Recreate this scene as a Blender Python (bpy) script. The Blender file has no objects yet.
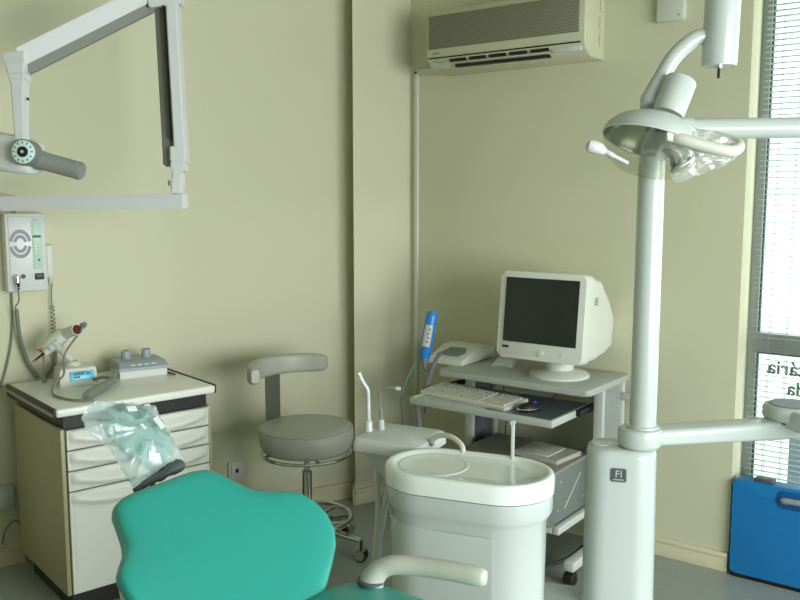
import bpy, bmesh, math, random
from mathutils import Matrix, Vector, Euler
random.seed(7)
C = bpy.context.scene.collection
R = math.radians
PI = math.pi

# ------------------------------------------------------------------ materials
def lin(c):
    c = c / 255.0
    return c / 12.92 if c <= 0.04045 else ((c + 0.055) / 1.055) ** 2.4

def col(r, g, b):
    return (lin(r), lin(g), lin(b), 1.0)

def mat(name, rgb, rough=0.5, metal=0.0, var=0.04, scale=8.0, bump=0.0, bscale=200.0, spec=0.5, coat=0.0):
    m = bpy.data.materials.new(name)
    m.use_nodes = True
    nt = m.node_tree
    p = nt.nodes['Principled BSDF']
    p.inputs['Roughness'].default_value = rough
    p.inputs['Metallic'].default_value = metal
    p.inputs['Specular IOR Level'].default_value = spec
    if coat:
        p.inputs['Coat Weight'].default_value = coat
        p.inputs['Coat Roughness'].default_value = 0.08
    tc = nt.nodes.new('ShaderNodeTexCoord')
    no = nt.nodes.new('ShaderNodeTexNoise')
    no.inputs['Scale'].default_value = scale
    no.inputs['Detail'].default_value = 4
    nt.links.new(tc.outputs['Object'], no.inputs['Vector'])
    mx = nt.nodes.new('ShaderNodeMix')
    mx.data_type = 'RGBA'
    c = col(*rgb)
    mx.inputs[6].default_value = tuple(x * (1 - var) for x in c[:3]) + (1,)
    mx.inputs[7].default_value = tuple(min(1, x * (1 + var)) for x in c[:3]) + (1,)
    nt.links.new(no.outputs['Fac'], mx.inputs[0])
    nt.links.new(mx.outputs[2], p.inputs['Base Color'])
    if bump:
        n2 = nt.nodes.new('ShaderNodeTexNoise')
        n2.inputs['Scale'].default_value = bscale
        n2.inputs['Detail'].default_value = 3
        nt.links.new(tc.outputs['Object'], n2.inputs['Vector'])
        bp = nt.nodes.new('ShaderNodeBump')
        bp.inputs['Strength'].default_value = bump
        bp.inputs['Distance'].default_value = 0.002
        nt.links.new(n2.outputs['Fac'], bp.inputs['Height'])
        nt.links.new(bp.outputs['Normal'], p.inputs['Normal'])
    return m

def clear_mat(name, rgb, opacity, gloss=0.12, rough=0.08, milk=None, bump=0.0, bscale=30):
    """thin clear plastic or glass: transparent + diffuse haze + gloss"""
    m = bpy.data.materials.new(name)
    m.use_nodes = True
    nt = m.node_tree
    nt.nodes.clear()
    out = nt.nodes.new('ShaderNodeOutputMaterial')
    tr = nt.nodes.new('ShaderNodeBsdfTransparent')
    tr.inputs['Color'].default_value = col(*rgb)
    df = nt.nodes.new('ShaderNodeBsdfDiffuse')
    df.inputs['Color'].default_value = col(*(milk or (225, 230, 225)))
    gl = nt.nodes.new('ShaderNodeBsdfGlossy')
    gl.inputs['Roughness'].default_value = rough
    m1 = nt.nodes.new('ShaderNodeMixShader')
    m1.inputs[0].default_value = opacity
    m2 = nt.nodes.new('ShaderNodeMixShader')
    m2.inputs[0].default_value = gloss
    nt.links.new(tr.outputs[0], m1.inputs[1])
    nt.links.new(df.outputs[0], m1.inputs[2])
    nt.links.new(m1.outputs[0], m2.inputs[1])
    nt.links.new(gl.outputs[0], m2.inputs[2])
    nt.links.new(m2.outputs[0], out.inputs[0])
    if bump:
        tc = nt.nodes.new('ShaderNodeTexCoord')
        no = nt.nodes.new('ShaderNodeTexNoise')
        no.inputs['Scale'].default_value = bscale
        no.inputs['Detail'].default_value = 5
        bp = nt.nodes.new('ShaderNodeBump')
        bp.inputs['Strength'].default_value = bump
        bp.inputs['Distance'].default_value = 0.01
        nt.links.new(tc.outputs['Object'], no.inputs['Vector'])
        nt.links.new(no.outputs['Fac'], bp.inputs['Height'])
        nt.links.new(bp.outputs['Normal'], gl.inputs['Normal'])
        nt.links.new(bp.outputs['Normal'], df.inputs['Normal'])
    return m

def grille_mat(name, rgb, dark, n):
    """fine horizontal louvres drawn along object Z"""
    m = mat(name, rgb, 0.6)
    nt = m.node_tree
    p = nt.nodes['Principled BSDF']
    tc = nt.nodes.new('ShaderNodeTexCoord')
    wv = nt.nodes.new('ShaderNodeTexWave')
    wv.bands_direction = 'Z'
    wv.inputs['Scale'].default_value = n
    cr = nt.nodes.new('ShaderNodeValToRGB')
    cr.color_ramp.elements[0].position = 0.25
    cr.color_ramp.elements[0].color = col(*dark)
    cr.color_ramp.elements[1].position = 0.65
    cr.color_ramp.elements[1].color = col(*rgb)
    nt.links.new(tc.outputs['Object'], wv.inputs['Vector'])
    nt.links.new(wv.outputs['Fac'], cr.inputs[0])
    nt.links.new(cr.outputs[0], p.inputs['Base Color'])
    return m

M = {}
M['wall'] = mat('cream wall paint', (204, 204, 176), 0.75, var=0.02, scale=2.0, bump=0.10, bscale=120, spec=0.25)
M['skirting'] = mat('cream skirting paint', (204, 200, 168), 0.5, var=0.02)
M['ceiling'] = mat('ceiling paint', (186, 186, 170), 0.8)
M['floor'] = mat('grey green vinyl', (152, 160, 151), 0.35, var=0.12, scale=60, spec=0.4)
M['white'] = mat('white gloss plastic', (188, 197, 193), 0.25, var=0.015, coat=0.3)
M['whitegel'] = mat('glossy white ceramic', (226, 235, 229), 0.12, var=0.01, coat=0.5)
M['offwhite'] = mat('off white enamel', (208, 211, 211), 0.35, var=0.02)
M['greywhite'] = mat('pale grey white enamel', (206, 209, 204), 0.4, var=0.02)
M['cream'] = mat('cream plastic', (202, 204, 192), 0.45, var=0.02)
M['cabinet_side'] = mat('beige laminate', (160, 157, 120), 0.4, var=0.03)
M['drawer'] = mat('cream drawer front', (218, 221, 211), 0.4, var=0.015)
M['worktop'] = mat('cream laminate top', (228, 231, 222), 0.3, var=0.02)
M['black'] = mat('black plastic', (22, 22, 22), 0.45)
M['darkgrey'] = mat('dark grey plastic', (74, 80, 84), 0.4)
M['midgrey'] = mat('mid grey plastic', (118, 122, 122), 0.45)
M['bluegrey'] = mat('blue grey plastic', (150, 160, 166), 0.4)
M['stoolgrey'] = mat('grey vinyl upholstery', (170, 170, 160), 0.42, var=0.03, bump=0.12, bscale=150)
M['teal'] = mat('teal green upholstery', (40, 152, 140), 0.34, var=0.03, scale=14, bump=0.10, bscale=260)
M['chrome'] = mat('polished chrome', (205, 208, 205), 0.12, metal=1.0, var=0.0)
M['steel'] = mat('brushed steel', (176, 178, 172), 0.35, metal=0.9, var=0.03)
M['armgrey'] = mat('even grey arm channel', (120, 124, 116), 0.5)  # one even grey for the channels of the x-ray arm
M['cone'] = mat('grey tube collar', (128, 132, 126), 0.45, var=0.05)
M['screen'] = mat('dark crt glass', (34, 40, 38), 0.12, var=0.05, spec=0.6)
M['crt'] = mat('warm white monitor plastic', (214, 217, 206), 0.45, var=0.015)
M['deskgrey'] = mat('light grey laminate', (178, 183, 176), 0.4, var=0.04, scale=40)
M['deskframe'] = mat('pale grey powder coat', (196, 202, 196), 0.4, var=0.02)
M['tray'] = mat('dark slate mat', (84, 98, 106), 0.28, var=0.04)
M['pc'] = mat('grey green computer metal', (112, 122, 116), 0.45, var=0.04)
M['pctop'] = mat('grey computer lid', (140, 138, 126), 0.45, var=0.04)
M['blue'] = mat('blue case plastic', (24, 122, 188), 0.38, var=0.04, bump=0.05, bscale=120)
M['bluetool'] = mat('bright blue plastic', (40, 130, 205), 0.35)
M['lcd'] = mat('cyan display', (96, 196, 224), 0.25, var=0.02)
M['ink'] = mat('dark ink', (40, 52, 60), 0.6)
M['letter'] = mat('grey vinyl letters', (92, 100, 92), 0.6)
M['green'] = mat('pale green panel', (178, 206, 188), 0.4, var=0.03)
M['greendark'] = mat('dark green marks', (50, 90, 66), 0.5)
M['red'] = mat('dark red glass', (84, 20, 24), 0.15, spec=0.7)
M['orange'] = mat('orange red plastic', (190, 92, 50), 0.45)
M['cable'] = mat('grey cable', (122, 126, 118), 0.5)
M['cablegreen'] = mat('grey green cable', (96, 140, 120), 0.5)
M['hose'] = mat('translucent grey white hose', (196, 200, 192), 0.35)
M['frame'] = mat('grey aluminium frame', (150, 156, 152), 0.4, metal=0.2, var=0.03)
M['seal'] = mat('dark green seal', (24, 66, 40), 0.5)
M['slat'] = mat('pale blind slats', (206, 208, 204), 0.45)
M['cord'] = mat('blind cord', (150, 152, 148), 0.7)
M['acgrille'] = grille_mat('air conditioner grille', (142, 141, 120), (92, 91, 72), 46.0)
M['ac'] = mat('air conditioner cream plastic', (196, 196, 168), 0.45, var=0.02)
M['trunk'] = mat('white trunking', (210, 212, 198), 0.45)
M['paper'] = mat('paper', (196, 194, 180), 0.7, var=0.05, scale=30)
M['emblem'] = mat('grey emblem', (92, 104, 100), 0.35)
M['silver'] = mat('silver letters', (188, 194, 190), 0.35)
M['purple'] = mat('purple lens', (110, 70, 220), 0.2)
M['outside'] = mat('grey blue outdoor block', (118, 132, 150), 0.7)
M['ground'] = mat('pale outdoor paving', (226, 226, 220), 0.8)
M['glass'] = clear_mat('window glass', (246, 255, 250), 0.02, gloss=0.05, rough=0.02)
M['shield'] = clear_mat('clear lamp shield', (246, 247, 240), 0.07, gloss=0.07, rough=0.06, milk=(210, 212, 200))
M['film'] = clear_mat('crinkled clear film', (248, 250, 248), 0.20, gloss=0.10, rough=0.2, bump=0.9, bscale=26, milk=(235, 238, 235))
M['bag'] = clear_mat('milky plastic bag', (232, 246, 246), 0.31, gloss=0.09, rough=0.25, bump=0.7, bscale=22, milk=(222, 230, 226))
M['key'] = mat('keyboard keys', (204, 206, 194), 0.5)
M['glint'] = mat('painted window glint', (246, 248, 246), 0.3, var=0.0)  # plain white that stands for window reflections on the bag
M['armpad'] = mat('grey cream armrest', (184, 188, 174), 0.4, var=0.02)
M['lead'] = mat('dial white', (206, 232, 226), 0.4)

# ------------------------------------------------------------------ mesh tools
class B:
    def __init__(s):
        s.bm = bmesh.new()

    def add(s, t, Mx=None):
        if Mx is not None:
            bmesh.ops.transform(t, matrix=Mx, verts=t.verts)
        bmesh.ops.recalc_face_normals(t, faces=t.faces)
        me = bpy.data.meshes.new('tmp')
        t.to_mesh(me)
        t.free()
        s.bm.from_mesh(me)
        bpy.data.meshes.remove(me)
        return s

    def box(s, x0, x1, y0, y1, z0, z1, bev=0.0, seg=2, Mx=None):
        t = bmesh.new()
        bmesh.ops.create_cube(t, size=1)
        for v in t.verts:
            v.co = Vector((x0 + (v.co.x + .5) * (x1 - x0), y0 + (v.co.y + .5) * (y1 - y0), z0 + (v.co.z + .5) * (z1 - z0)))
        if bev:
            bmesh.ops.bevel(t, geom=t.edges[:], offset=bev, segments=seg, affect='EDGES', profile=0.5)
        return s.add(t, Mx)

    def prism(s, poly, z0, z1, bev=0.0, seg=3, Mx=None, cap=True):
        t = bmesh.new()
        lo = [t.verts.new((x, y, z0)) for x, y in poly]
        hi = [t.verts.new((x, y, z1)) for x, y in poly]
        n = len(poly)
        for i in range(n):
            t.faces.new((lo[i], lo[(i + 1) % n], hi[(i + 1) % n], hi[i]))
        if cap:
            f1 = t.faces.new(lo[::-1])
            f2 = t.faces.new(hi)
            if bev:
                bmesh.ops.bevel(t, geom=list(set(f1.edges[:] + f2.edges[:])), offset=bev, segments=seg, affect='EDGES', profile=0.5)
        return s.add(t, Mx)

    def rings(s, rings, caps=(True, True), closed=False, Mx=None):
        t = bmesh.new()
        vr = [[t.verts.new(p) for p in r] for r in rings]
        n = len(rings[0])
        m = len(rings)
        for i in range(m if closed else m - 1):
            a, b = vr[i], vr[(i + 1) % m]
            for j in range(n):
                try:
                    t.faces.new((a[j], a[(j + 1) % n], b[(j + 1) % n], b[j]))
                except ValueError:
                    pass
        if not closed:
            if caps[0]:
                t.faces.new(vr[0][::-1])
            if caps[1]:
                t.faces.new(vr[-1])
        return s.add(t, Mx)

    def tube(s, path, r, seg=12, ell=None, closed=False, Mx=None, upv=None):
        P = [Vector(p) for p in path]
        n = len(P)
        rr = r if isinstance(r, (list, tuple)) else [r] * n
        rings = []
        side = None
        for i in range(n):
            if closed:
                d = P[(i + 1) % n] - P[i - 1]
            else:
                d = P[min(i + 1, n - 1)] - P[max(i - 1, 0)]
            d.normalize()
            ref = side
            if ref is None:
                ref = Vector(upv) if upv else (Vector((0, 0, 1)) if abs(d.z) < 0.9 else Vector((0, 1, 0)))
                a = d.cross(ref).normalized()
                side = a.cross(d).normalized()
            else:
                side = (side - d * side.dot(d)).normalized()
                a = d.cross(side).normalized()
            e = ell if ell else (1, 1)
            rings.append([tuple(P[i] + a * (math.cos(2 * PI * k / seg) * rr[i] * e[0]) + side * (math.sin(2 * PI * k / seg) * rr[i] * e[1])) for k in range(seg)])
        return s.rings(rings, closed=closed, Mx=Mx)

    def lathe(s, prof, seg=32, Mx=None, caps=(True, True), sx=1.0, sy=1.0):
        rings = [[(max(r, 1e-4) * sx * math.cos(2 * PI * k / seg), max(r, 1e-4) * sy * math.sin(2 * PI * k / seg), z) for k in range(seg)] for r, z in prof]
        return s.rings(rings, caps=caps, Mx=Mx)

    def grid(s, fn, nu, nv, thick=0.0, Mx=None):
        t = bmesh.new()
        g = [[t.verts.new(fn(i / nu, j / nv)) for j in range(nv + 1)] for i in range(nu + 1)]
        for i in range(nu):
            for j in range(nv):
                t.faces.new((g[i][j], g[i + 1][j], g[i + 1][j + 1], g[i][j + 1]))
        if thick:
            bmesh.ops.solidify(t, geom=t.faces[:], thickness=thick)
        return s.add(t, Mx)

def smooth_path(pts, n=6):
    """Catmull-Rom through the points"""
    P = [Vector(p) for p in pts]
    out = []
    for i in range(len(P) - 1):
        p0, p1, p2, p3 = P[max(i - 1, 0)], P[i], P[i + 1], P[min(i + 2, len(P) - 1)]
        for k in range(n):
            t = k / n
            out.append(0.5 * ((2 * p1) + (p2 - p0) * t + (2 * p0 - 5 * p1 + 4 * p2 - p3) * t * t + (3 * p1 - p0 - 3 * p2 + p3) * t ** 3))
    out.append(P[-1])
    return out

def link(name, b, m, parent=None, ang=40, loc=None):
    bm = b.bm if isinstance(b, B) else b
    me = bpy.data.meshes.new(name)
    bm.to_mesh(me)
    bm.free()
    me.materials.append(M[m] if isinstance(m, str) else m)
    for p in me.polygons:
        p.use_smooth = True
    try:
        me.set_sharp_from_angle(angle=R(ang))
    except Exception:
        pass
    o = bpy.data.objects.new(name, me)
    C.objects.link(o)
    if parent:
        o.parent = parent
    if loc:
        o.location = loc
    return o

def tag(o, label, cat, group=None):
    o['label'] = label
    o['category'] = cat
    if group:
        o['group'] = group
    return o

def thing(name, label, cat, loc=(0, 0, 0), rz=0.0, group=None):
    o = bpy.data.objects.new(name, None)
    o.empty_display_size = 0.1
    C.objects.link(o)
    o.location = loc
    o.rotation_euler = (0, 0, R(rz))
    return tag(o, label, cat, group)

def struct(name, b, m, parent=None, ang=30):
    o = link(name, b, m, parent, ang)
    if not parent:
        o['kind'] = 'structure'
    return o

def plabel(o, t):
    o['label'] = t
    return o

def text_part(name, body, size, m, parent, Mx, depth=0.0006, ax='CENTER', bold=0.0):
    cu = bpy.data.curves.new(name, 'FONT')
    cu.body = body
    cu.size = size
    cu.extrude = depth
    cu.align_x = ax
    cu.offset = bold
    cu.align_y = 'CENTER'
    tmp = bpy.data.objects.new('tmp_text', cu)
    C.objects.link(tmp)
    bpy.context.view_layer.update()
    me = bpy.data.meshes.new_from_object(tmp.evaluated_get(bpy.context.evaluated_depsgraph_get()))
    bpy.data.objects.remove(tmp)
    bpy.data.curves.remove(cu)
    me.transform(Mx)
    me.name = name
    me.materials.clear()
    me.materials.append(M[m])
    o = bpy.data.objects.new(name, me)
    C.objects.link(o)
    o.parent = parent
    return o

def T(x, y, z):
    return Matrix.Translation((x, y, z))

def axis(p, d, roll=0.0):
    """matrix taking local Z to direction d at point p"""
    q = Vector(d).normalized().to_track_quat('Z', 'Y')
    return Matrix.Translation(p) @ q.to_matrix().to_4x4() @ Matrix.Rotation(roll, 4, 'Z')

RX = Matrix.Rotation(R(90), 4, 'X')
def front(x, y, z):
    """text/shape drawn in XY turned to stand in XZ, facing -Y"""
    return T(x, y, z) @ RX

def stadium(L, W, n=16):
    """outline, long axis X; L, W are half sizes"""
    pts = []
    a = L - W
    for k in range(n + 1):
        t = -PI / 2 + PI * k / n
        pts.append((a + W * math.cos(t), W * math.sin(t)))
    for k in range(n + 1):
        t = PI / 2 + PI * k / n
        pts.append((-a + W * math.cos(t), W * math.sin(t)))
    return pts

def rrect(x0, x1, y0, y1, r, n=5):
    pts = []
    for cx, cy, a in ((x1 - r, y1 - r, 0), (x0 + r, y1 - r, 90), (x0 + r, y0 + r, 180), (x1 - r, y0 + r, 270)):
        for k in range(n + 1):
            t = R(a + 90 * k / n)
            pts.append((cx + r * math.cos(t), cy + r * math.sin(t)))
    return pts

# ------------------------------------------------------------------ camera
H = 1.5
HD = R(126.7)
TH = math.atan(103 / 860.0)
cd = bpy.data.cameras.new('camera')
cam = bpy.data.objects.new('camera', cd)
C.objects.link(cam)
cam.location = (0, 0, H)
cam.rotation_euler = (PI / 2 - TH, 0, HD - PI / 2)
cd.sensor_fit = 'HORIZONTAL'
cd.sensor_width = 36
cd.lens = 860.0 / 800 * 36
cd.clip_start = 0.05
bpy.context.scene.camera = cam

# ------------------------------------------------------------------ room shell
YB = 3.445                       # back wall
XN = -0.922                      # left edge of the window niche
YN = 3.572                       # inner face of window frame
CEIL = 2.75
LWD = 72.0                       # heading of the left wall
ld = Vector((math.cos(R(LWD)), math.sin(R(LWD)), 0))
ln = Vector((math.sin(R(LWD)), -math.cos(R(LWD)), 0))
l0 = Vector((-3.34, 1.662, 0))
def LW(s, o, z):
    return l0 + ld * s + ln * o + Vector((0, 0, z))
MLW = Matrix(((ld.x, -ln.x, 0, l0.x), (ld.y, -ln.y, 0, l0.y), (0, 0, 1, 0), (0, 0, 0, 1)))   # local x along wall, -y out of wall

struct('floor', B().box(-6.5, 2.6, -2.6, 3.9, -0.1, 0.0), 'floor')
struct('ceiling', B().box(-6.5, 2.6, -2.6, 3.9, CEIL, CEIL + 0.1), 'ceiling')
S_PIL = 1.72
def bow(q):
    """the left wall leans gently into the room towards the pilaster"""
    return 0.135 * (max(0.0, q - 0.6) / 1.072) ** 1.5
wl = [(-4.2, 0.0)] + [(0.6 + 1.072 * k / 12, -bow(0.6 + 1.072 * k / 12)) for k in range(13)] + [(2.3, -0.135), (2.3, 0.12), (-4.2, 0.12)]
struct('wall_left', B().prism(wl, 0, CEIL, Mx=MLW), 'wall')
struct('wall_corner', B().prism([(1.624, -0.244), (2.3, -0.244), (2.3, -0.10), (1.69, -0.10), (1.69, -0.135)], 0, CEIL, Mx=MLW), 'wall')
b = B().box(-3.4, XN, YB, YB + 0.25, 0, CEIL)
b.box(XN, 2.6, YB, YB + 0.25, 2.42, CEIL)
b.box(1.3, 2.6, YB, YB + 0.25, 0, 2.42)
struct('wall_back', b, 'wall')
b = B().box(2.45, 2.6, -2.6, YB, 0, 0.55)
b.box(2.45, 2.6, -2.6, YB, 2.35, CEIL)
b.box(2.45, 2.6, 3.2, YB, 0.55, 2.35)
b.box(2.45, 2.6, -2.6, -0.4, 0.55, 2.35)
struct('wall_right', b, 'wall')
struct('wall_rear', B().box(-6.5, 2.6, -2.6, -2.45, 0, CEIL), 'wall')
# skirting boards
def skirt(b, x0, x1, Mx=None, y=0.0):
    b.box(x0, x1, y - 0.012, y, 0, 0.062, 0.002, Mx=Mx)
    b.box(x0, x1, y - 0.02, y, 0.062, 0.08, 0.003, Mx=Mx)
b = B()
for (d_, za, zb) in ((0.012, 0, 0.062), (0.02, 0.062, 0.08)):
    b.prism([(x, y - d_) for x, y in wl[:14]] + [(x, y + 0.004) for x, y in wl[:14]][::-1], za, zb, Mx=MLW)
skirt(b, 1.618, 1.99, MLW, y=-0.244)
b.prism([(1.624, -0.246), (1.69, -0.135), (1.67, -0.135), (1.610, -0.248)], 0, 0.08, Mx=MLW)
struct('baseboard_left', b, 'skirting')
b = B()
skirt(b, -2.47, XN, None, YB)
struct('baseboard_back', b, 'skirting')

# window: frame, transom, panes
b = B()
y0, y1 = YN, YN + 0.06
b.box(XN, -0.885, y0, y1, 0.0, 2.42, 0.004)
b.box(1.24, 1.30, y0, y1, 0.0, 2.42, 0.004)
b.box(-0.886, 1.241, y0, y1, 2.36, 2.42)
b.box(-0.886, 1.241, y0, y1, 0.0, 0.07)
b.box(-0.886, 1.241, y0, y1, 0.885, 0.962)
b.box(0.16, 0.21, y0 - 0.002, y1, 0.0, 2.42, 0.004)
win = struct('window_1', b, 'frame')
link('upper_pane', B().box(-0.885, 1.24, YN + 0.03, YN + 0.034, 0.965, 2.36), 'glass', win)
low = link('lower_pane', B().box(-0.885, 1.24, YN + 0.03, YN + 0.034, 0.07, 0.885), 'glass', win)
b = B()
for (za, zb) in ((0.965, 2.36), (0.07, 0.885)):
    b.box(-0.887, -0.880, YN + 0.012, YN + 0.03, za, zb)
b.box(-0.885, 1.24, YN + 0.012, YN + 0.03, 0.877, 0.885)
link('seal', b, 'seal', win)
# shop lettering on the outside of the lower pane: read from the street, so mirrored from in here
MT = T(0, YN + 0.0355, 0) @ Matrix.Rotation(PI, 4, 'Z') @ RX
text_part('lettering', 'dentária', 0.078, 'letter', low, T(-0.848, 0, 0.822) @ MT, ax='RIGHT', bold=0.0014)
text_part('lettering', 'Lda', 0.078, 'letter', low, T(-0.772, 0, 0.742) @ MT, ax='RIGHT', bold=0.0014)

# venetian blind
vb = thing('venetian_blind', 'pale horizontal-slat venetian blind hanging in the tall window', 'blind', (0.19, 3.535, 0.36))
b = B()
zz = 0.37
while zz < 2.37:
    def sl(u, v, zz=zz):
        return ((u - .5) * 2.17, (v - .5) * 0.024, zz - 0.36 + 0.0022 * (1 - (2 * v - 1) ** 2) - (v - .5) * 0.003)
    b.grid(sl, 1, 4, thick=0.0005)
    zz += 0.0215
link('slats', b, 'slat', vb)
link('head_rail', B().box(-1.085, 1.085, -0.016, 0.016, 2.005, 2.04, 0.003), 'slat', vb)
link('bottom_rail', B().box(-1.085, 1.085, -0.013, 0.013, -0.01, 0.002, 0.003), 'slat', vb)
for x in (-1.02, -0.955, -0.5, 0.05, 0.6, 1.0):
    b = B()
    for dy in (-0.0135, 0.0135):
        b.tube([(x, dy, 0.0), (x, dy, 2.01)], 0.0011, 5)
    link('ladder_cord', b, 'cord', vb)

# outdoors
struct('ground', B().box(-6, 6, 3.9, 12, -0.15, -0.05), 'ground')
tag(link('outdoor_block', B().box(-0.95, 0.9, 4.55, 4.75, -0.05, 0.30, 0.01), 'outside'), 'grey-blue low stand-in block outside, seen through the lower window pane behind the blue case', 'wall')  # plain stand-in block for the grey-blue area behind the lower pane

# ------------------------------------------------------------------ air conditioner
ac = thing('air_conditioner', 'wide cream split air conditioner with louvred front high on back wall', 'air conditioner', (-1.875, YB, 2.062))
AX0, AX1 = -0.402, 0.366
prof = [(0, 0.0), (-0.13, 0.0), (-0.172, 0.025), (-0.19, 0.05), (-0.19, 0.225), (-0.165, 0.262), (0, 0.268)]
MYZ = Matrix(((0, 0, 1, 0), (1, 0, 0, 0), (0, 1, 0, 0), (0, 0, 0, 1)))   # poly (y,z) extruded along x
link('casing', B().prism(prof, AX0, AX1, 0.008, Mx=MYZ), 'ac', ac)
link('grille', B().box(AX0 + 0.012, AX1 - 0.028, -0.1935, -0.186, 0.092, 0.235, 0.002), 'acgrille', ac)
link('front_seam', B().box(AX0 + 0.012, AX1 - 0.02, -0.1925, -0.18, 0.050, 0.0555), 'black', ac)
b = B()
for k in range(5):
    x = AX0 + 0.12 + k * 0.1
    b.box(x, x + 0.085, -0.187, -0.15, 0.032, 0.045, 0.002)
b.box(AX0 + 0.14, AX0 + 0.60, -0.171, -0.13, 0.009, 0.021, 0.002)
link('air_outlet', b, 'black', ac)
link('louvre', B().box(AX0 + 0.12, AX0 + 0.61, -0.184, -0.155, 0.0235, 0.029, 0.002), 'ac', ac)
b = B()
b.box(AX1 - 0.15, AX1 - 0.02, -0.183, -0.15, 0.022, 0.046, 0.003)
link('control_panel', b, 'greywhite', ac)
b = B()
b.tube(smooth_path([(AX0 + 0.03, -0.176, 0.03), (AX0 + 0.075, -0.185, 0.018), (AX0 + 0.12, -0.174, 0.028)]), 0.017, 10)
link('film_wrap', b, 'film', ac)
b = B()
for k in range(3):
    b.box(AX1 - 0.0, AX1 + 0.006, -0.06, -0.03, 0.05 + k * 0.07, 0.10 + k * 0.07, 0.002)
link('side_vent', b, 'ac', ac)
link('brand_mark', B().box(AX0 + 0.035, AX0 + 0.07, -0.1925, -0.189, 0.070, 0.075), 'midgrey', ac)

b = B()
b.box(-2.475, -2.452, YB - 0.014, YB, 0.08, 2.10, 0.003)
b.box(-2.475, -2.25, YB - 0.014, YB, 2.084, 2.107, 0.003)
tag(link('cable_trunking', b, 'trunk'), 'thin white cable trunking running from air conditioner down the wall corner', 'trunking')
jb = thing('junction_box', 'small white junction box high on back wall above the lamp', 'junction box', (-1.23, YB + 0.002, 2.185))
link('cover', B().box(-0.055, 0.055, -0.03, 0, 0, 0.14, 0.006), 'cream', jb)
link('screw', B().lathe([(0.004, -0.001), (0.004, 0.0015)], 10, Mx=T(0.035, -0.03, 0.02) @ RX), 'midgrey', jb)

# ------------------------------------------------------------------ sockets on the left wall
ps = thing('wall_socket', 'square grey-white wall socket low on left wall beside the stool', 'socket', LW(1.09, bow(1.09), 0.225), LWD - 7.3)
link('plate', B().box(-0.042, 0.042, -0.012, 0, -0.045, 0.045, 0.005), 'cream', ps)
link('rocker', B().box(-0.028, 0.028, -0.015, -0.011, -0.03, 0.03, 0.003), 'greywhite', ps)
link('hole', B().box(-0.007, 0.007, -0.017, -0.014, -0.010, 0.010, 0.002), 'black', ps)
pb = thing('outlet_cover', 'white outlet cover on left wall behind the drawer cabinet', 'outlet', LW(0.05, 0, 0.285), LWD)
link('plate', B().box(-0.11, 0.075, -0.02, 0, -0.055, 0.055, 0.006), 'white', pb)
link('inner_panel', B().box(-0.085, 0.05, -0.024, -0.018, -0.035, 0.035, 0.004), 'greywhite', pb)
b = B()
b.tube(smooth_path([LW(0.070, 0.02, 0.10), LW(0.080, 0.05, 0.17), LW(0.120, 0.06, 0.20), LW(0.160, 0.05, 0.12), LW(0.150, 0.07, 0.03), LW(0.220, 0.06, 0.012)]), 0.005, 8)
tag(link('power_cable', b, 'cable'), 'grey power cable looping on floor behind the drawer cabinet', 'cable')

# ------------------------------------------------------------------ drawer cabinet
CH = 77.0
cab = thing('drawer_cabinet', 'cream dental drawer cabinet with curved drawer fronts and white worktop', 'cabinet', (-2.701, 1.637, 0.0), CH)
CAW, CD = 0.585, 0.53        # local x along the front, y to the back
b = B()
b.box(0, 0.016, 0, CD, 0.08, 0.690, 0.003)
b.box(CAW - 0.016, CAW, 0, CD, 0.08, 0.690, 0.003)
b.box(0.016, CAW - 0.016, CD - 0.012, CD, 0.08, 0.690)
b.box(0.016, CAW - 0.016, 0.01, CD - 0.012, 0.08, 0.095)
link('carcass', b, 'cabinet_side', cab)
link('plinth', B().box(0.03, CAW - 0.03, 0.035, CD - 0.05, 0.0, 0.08), 'black', cab)
link('top_recess', B().box(0.016, CAW - 0.016, 0.012, CD - 0.012, 0.688, 0.738), 'black', cab)
def scoop(x0, x1, z0, z1, zb, zt):
    """drawer front with a moulded smile-shaped grip between heights zb and zt"""
    bb = B()
    def f(u, v):
        x = x0 + (x1 - x0) * u
        z = z0 + (z1 - z0) * v
        t = 2 * u - 1
        e = min(u, 1 - u) * (x1 - x0)
        ev = min(v, 1 - v) * (z1 - z0)
        h = zt - zb
        zc = zb + h * (0.22 + 0.5 * abs(t) ** 2.6)
        d = (z - zc) / (h * 0.22)
        rid = 0.020 * math.exp(-d * d) if d < 0 else 0.020 * math.exp(-(d * 0.55) ** 2)
        rid *= (1 - abs(t) ** 10)
        dep = 0.010
        rnd = 0.006 * (1 - min(1, min(e, ev) / 0.006)) ** 2
        return (x, -dep - rid + rnd, z)
    bb.grid(f, 40, 36 if z1 - z0 < 0.2 else 70)
    bb.box(x0, x1, -0.008, 0.01, z0, z1)
    return bb
zs = [0.463, 0.538, 0.613, 0.688]
for k in range(3):
    link('drawer', scoop(0.02, CAW - 0.02, zs[k] + 0.003, zs[k + 1] - 0.003, zs[k] + 0.004, zs[k + 1] - 0.004), 'drawer', cab)
plabel(link('drawer', scoop(0.02, CAW - 0.02, 0.085, zs[0] - 0.003, zs[0] - 0.068, zs[0] - 0.004), 'drawer', cab), 'deep bottom drawer front')
wt = link('worktop', B().box(-0.014, CAW + 0.012, -0.014, CD + 0.006, 0.738, 0.768, 0.008, 3), 'worktop', cab)
for x in (-0.022, CAW + 0.010):
    link('edge_strip', B().box(x, x + 0.010, -0.008, CD + 0.006, 0.736 if x > 0 else 0.722, 0.7705, 0.003), 'black', wt)
b = B()
b.box(-0.0245, -0.0215, 0.0, CD, 0.740, 0.752, 0.001)
link('edge_inlay', b, 'cabinet_side', wt)
WZ = 0.768
cabM = T(-2.701, 1.637, 0) @ Matrix.Rotation(R(CH), 4, 'Z')
def cabp(x, y, z=WZ):
    return cabM @ Vector((x, y, z))

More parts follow.
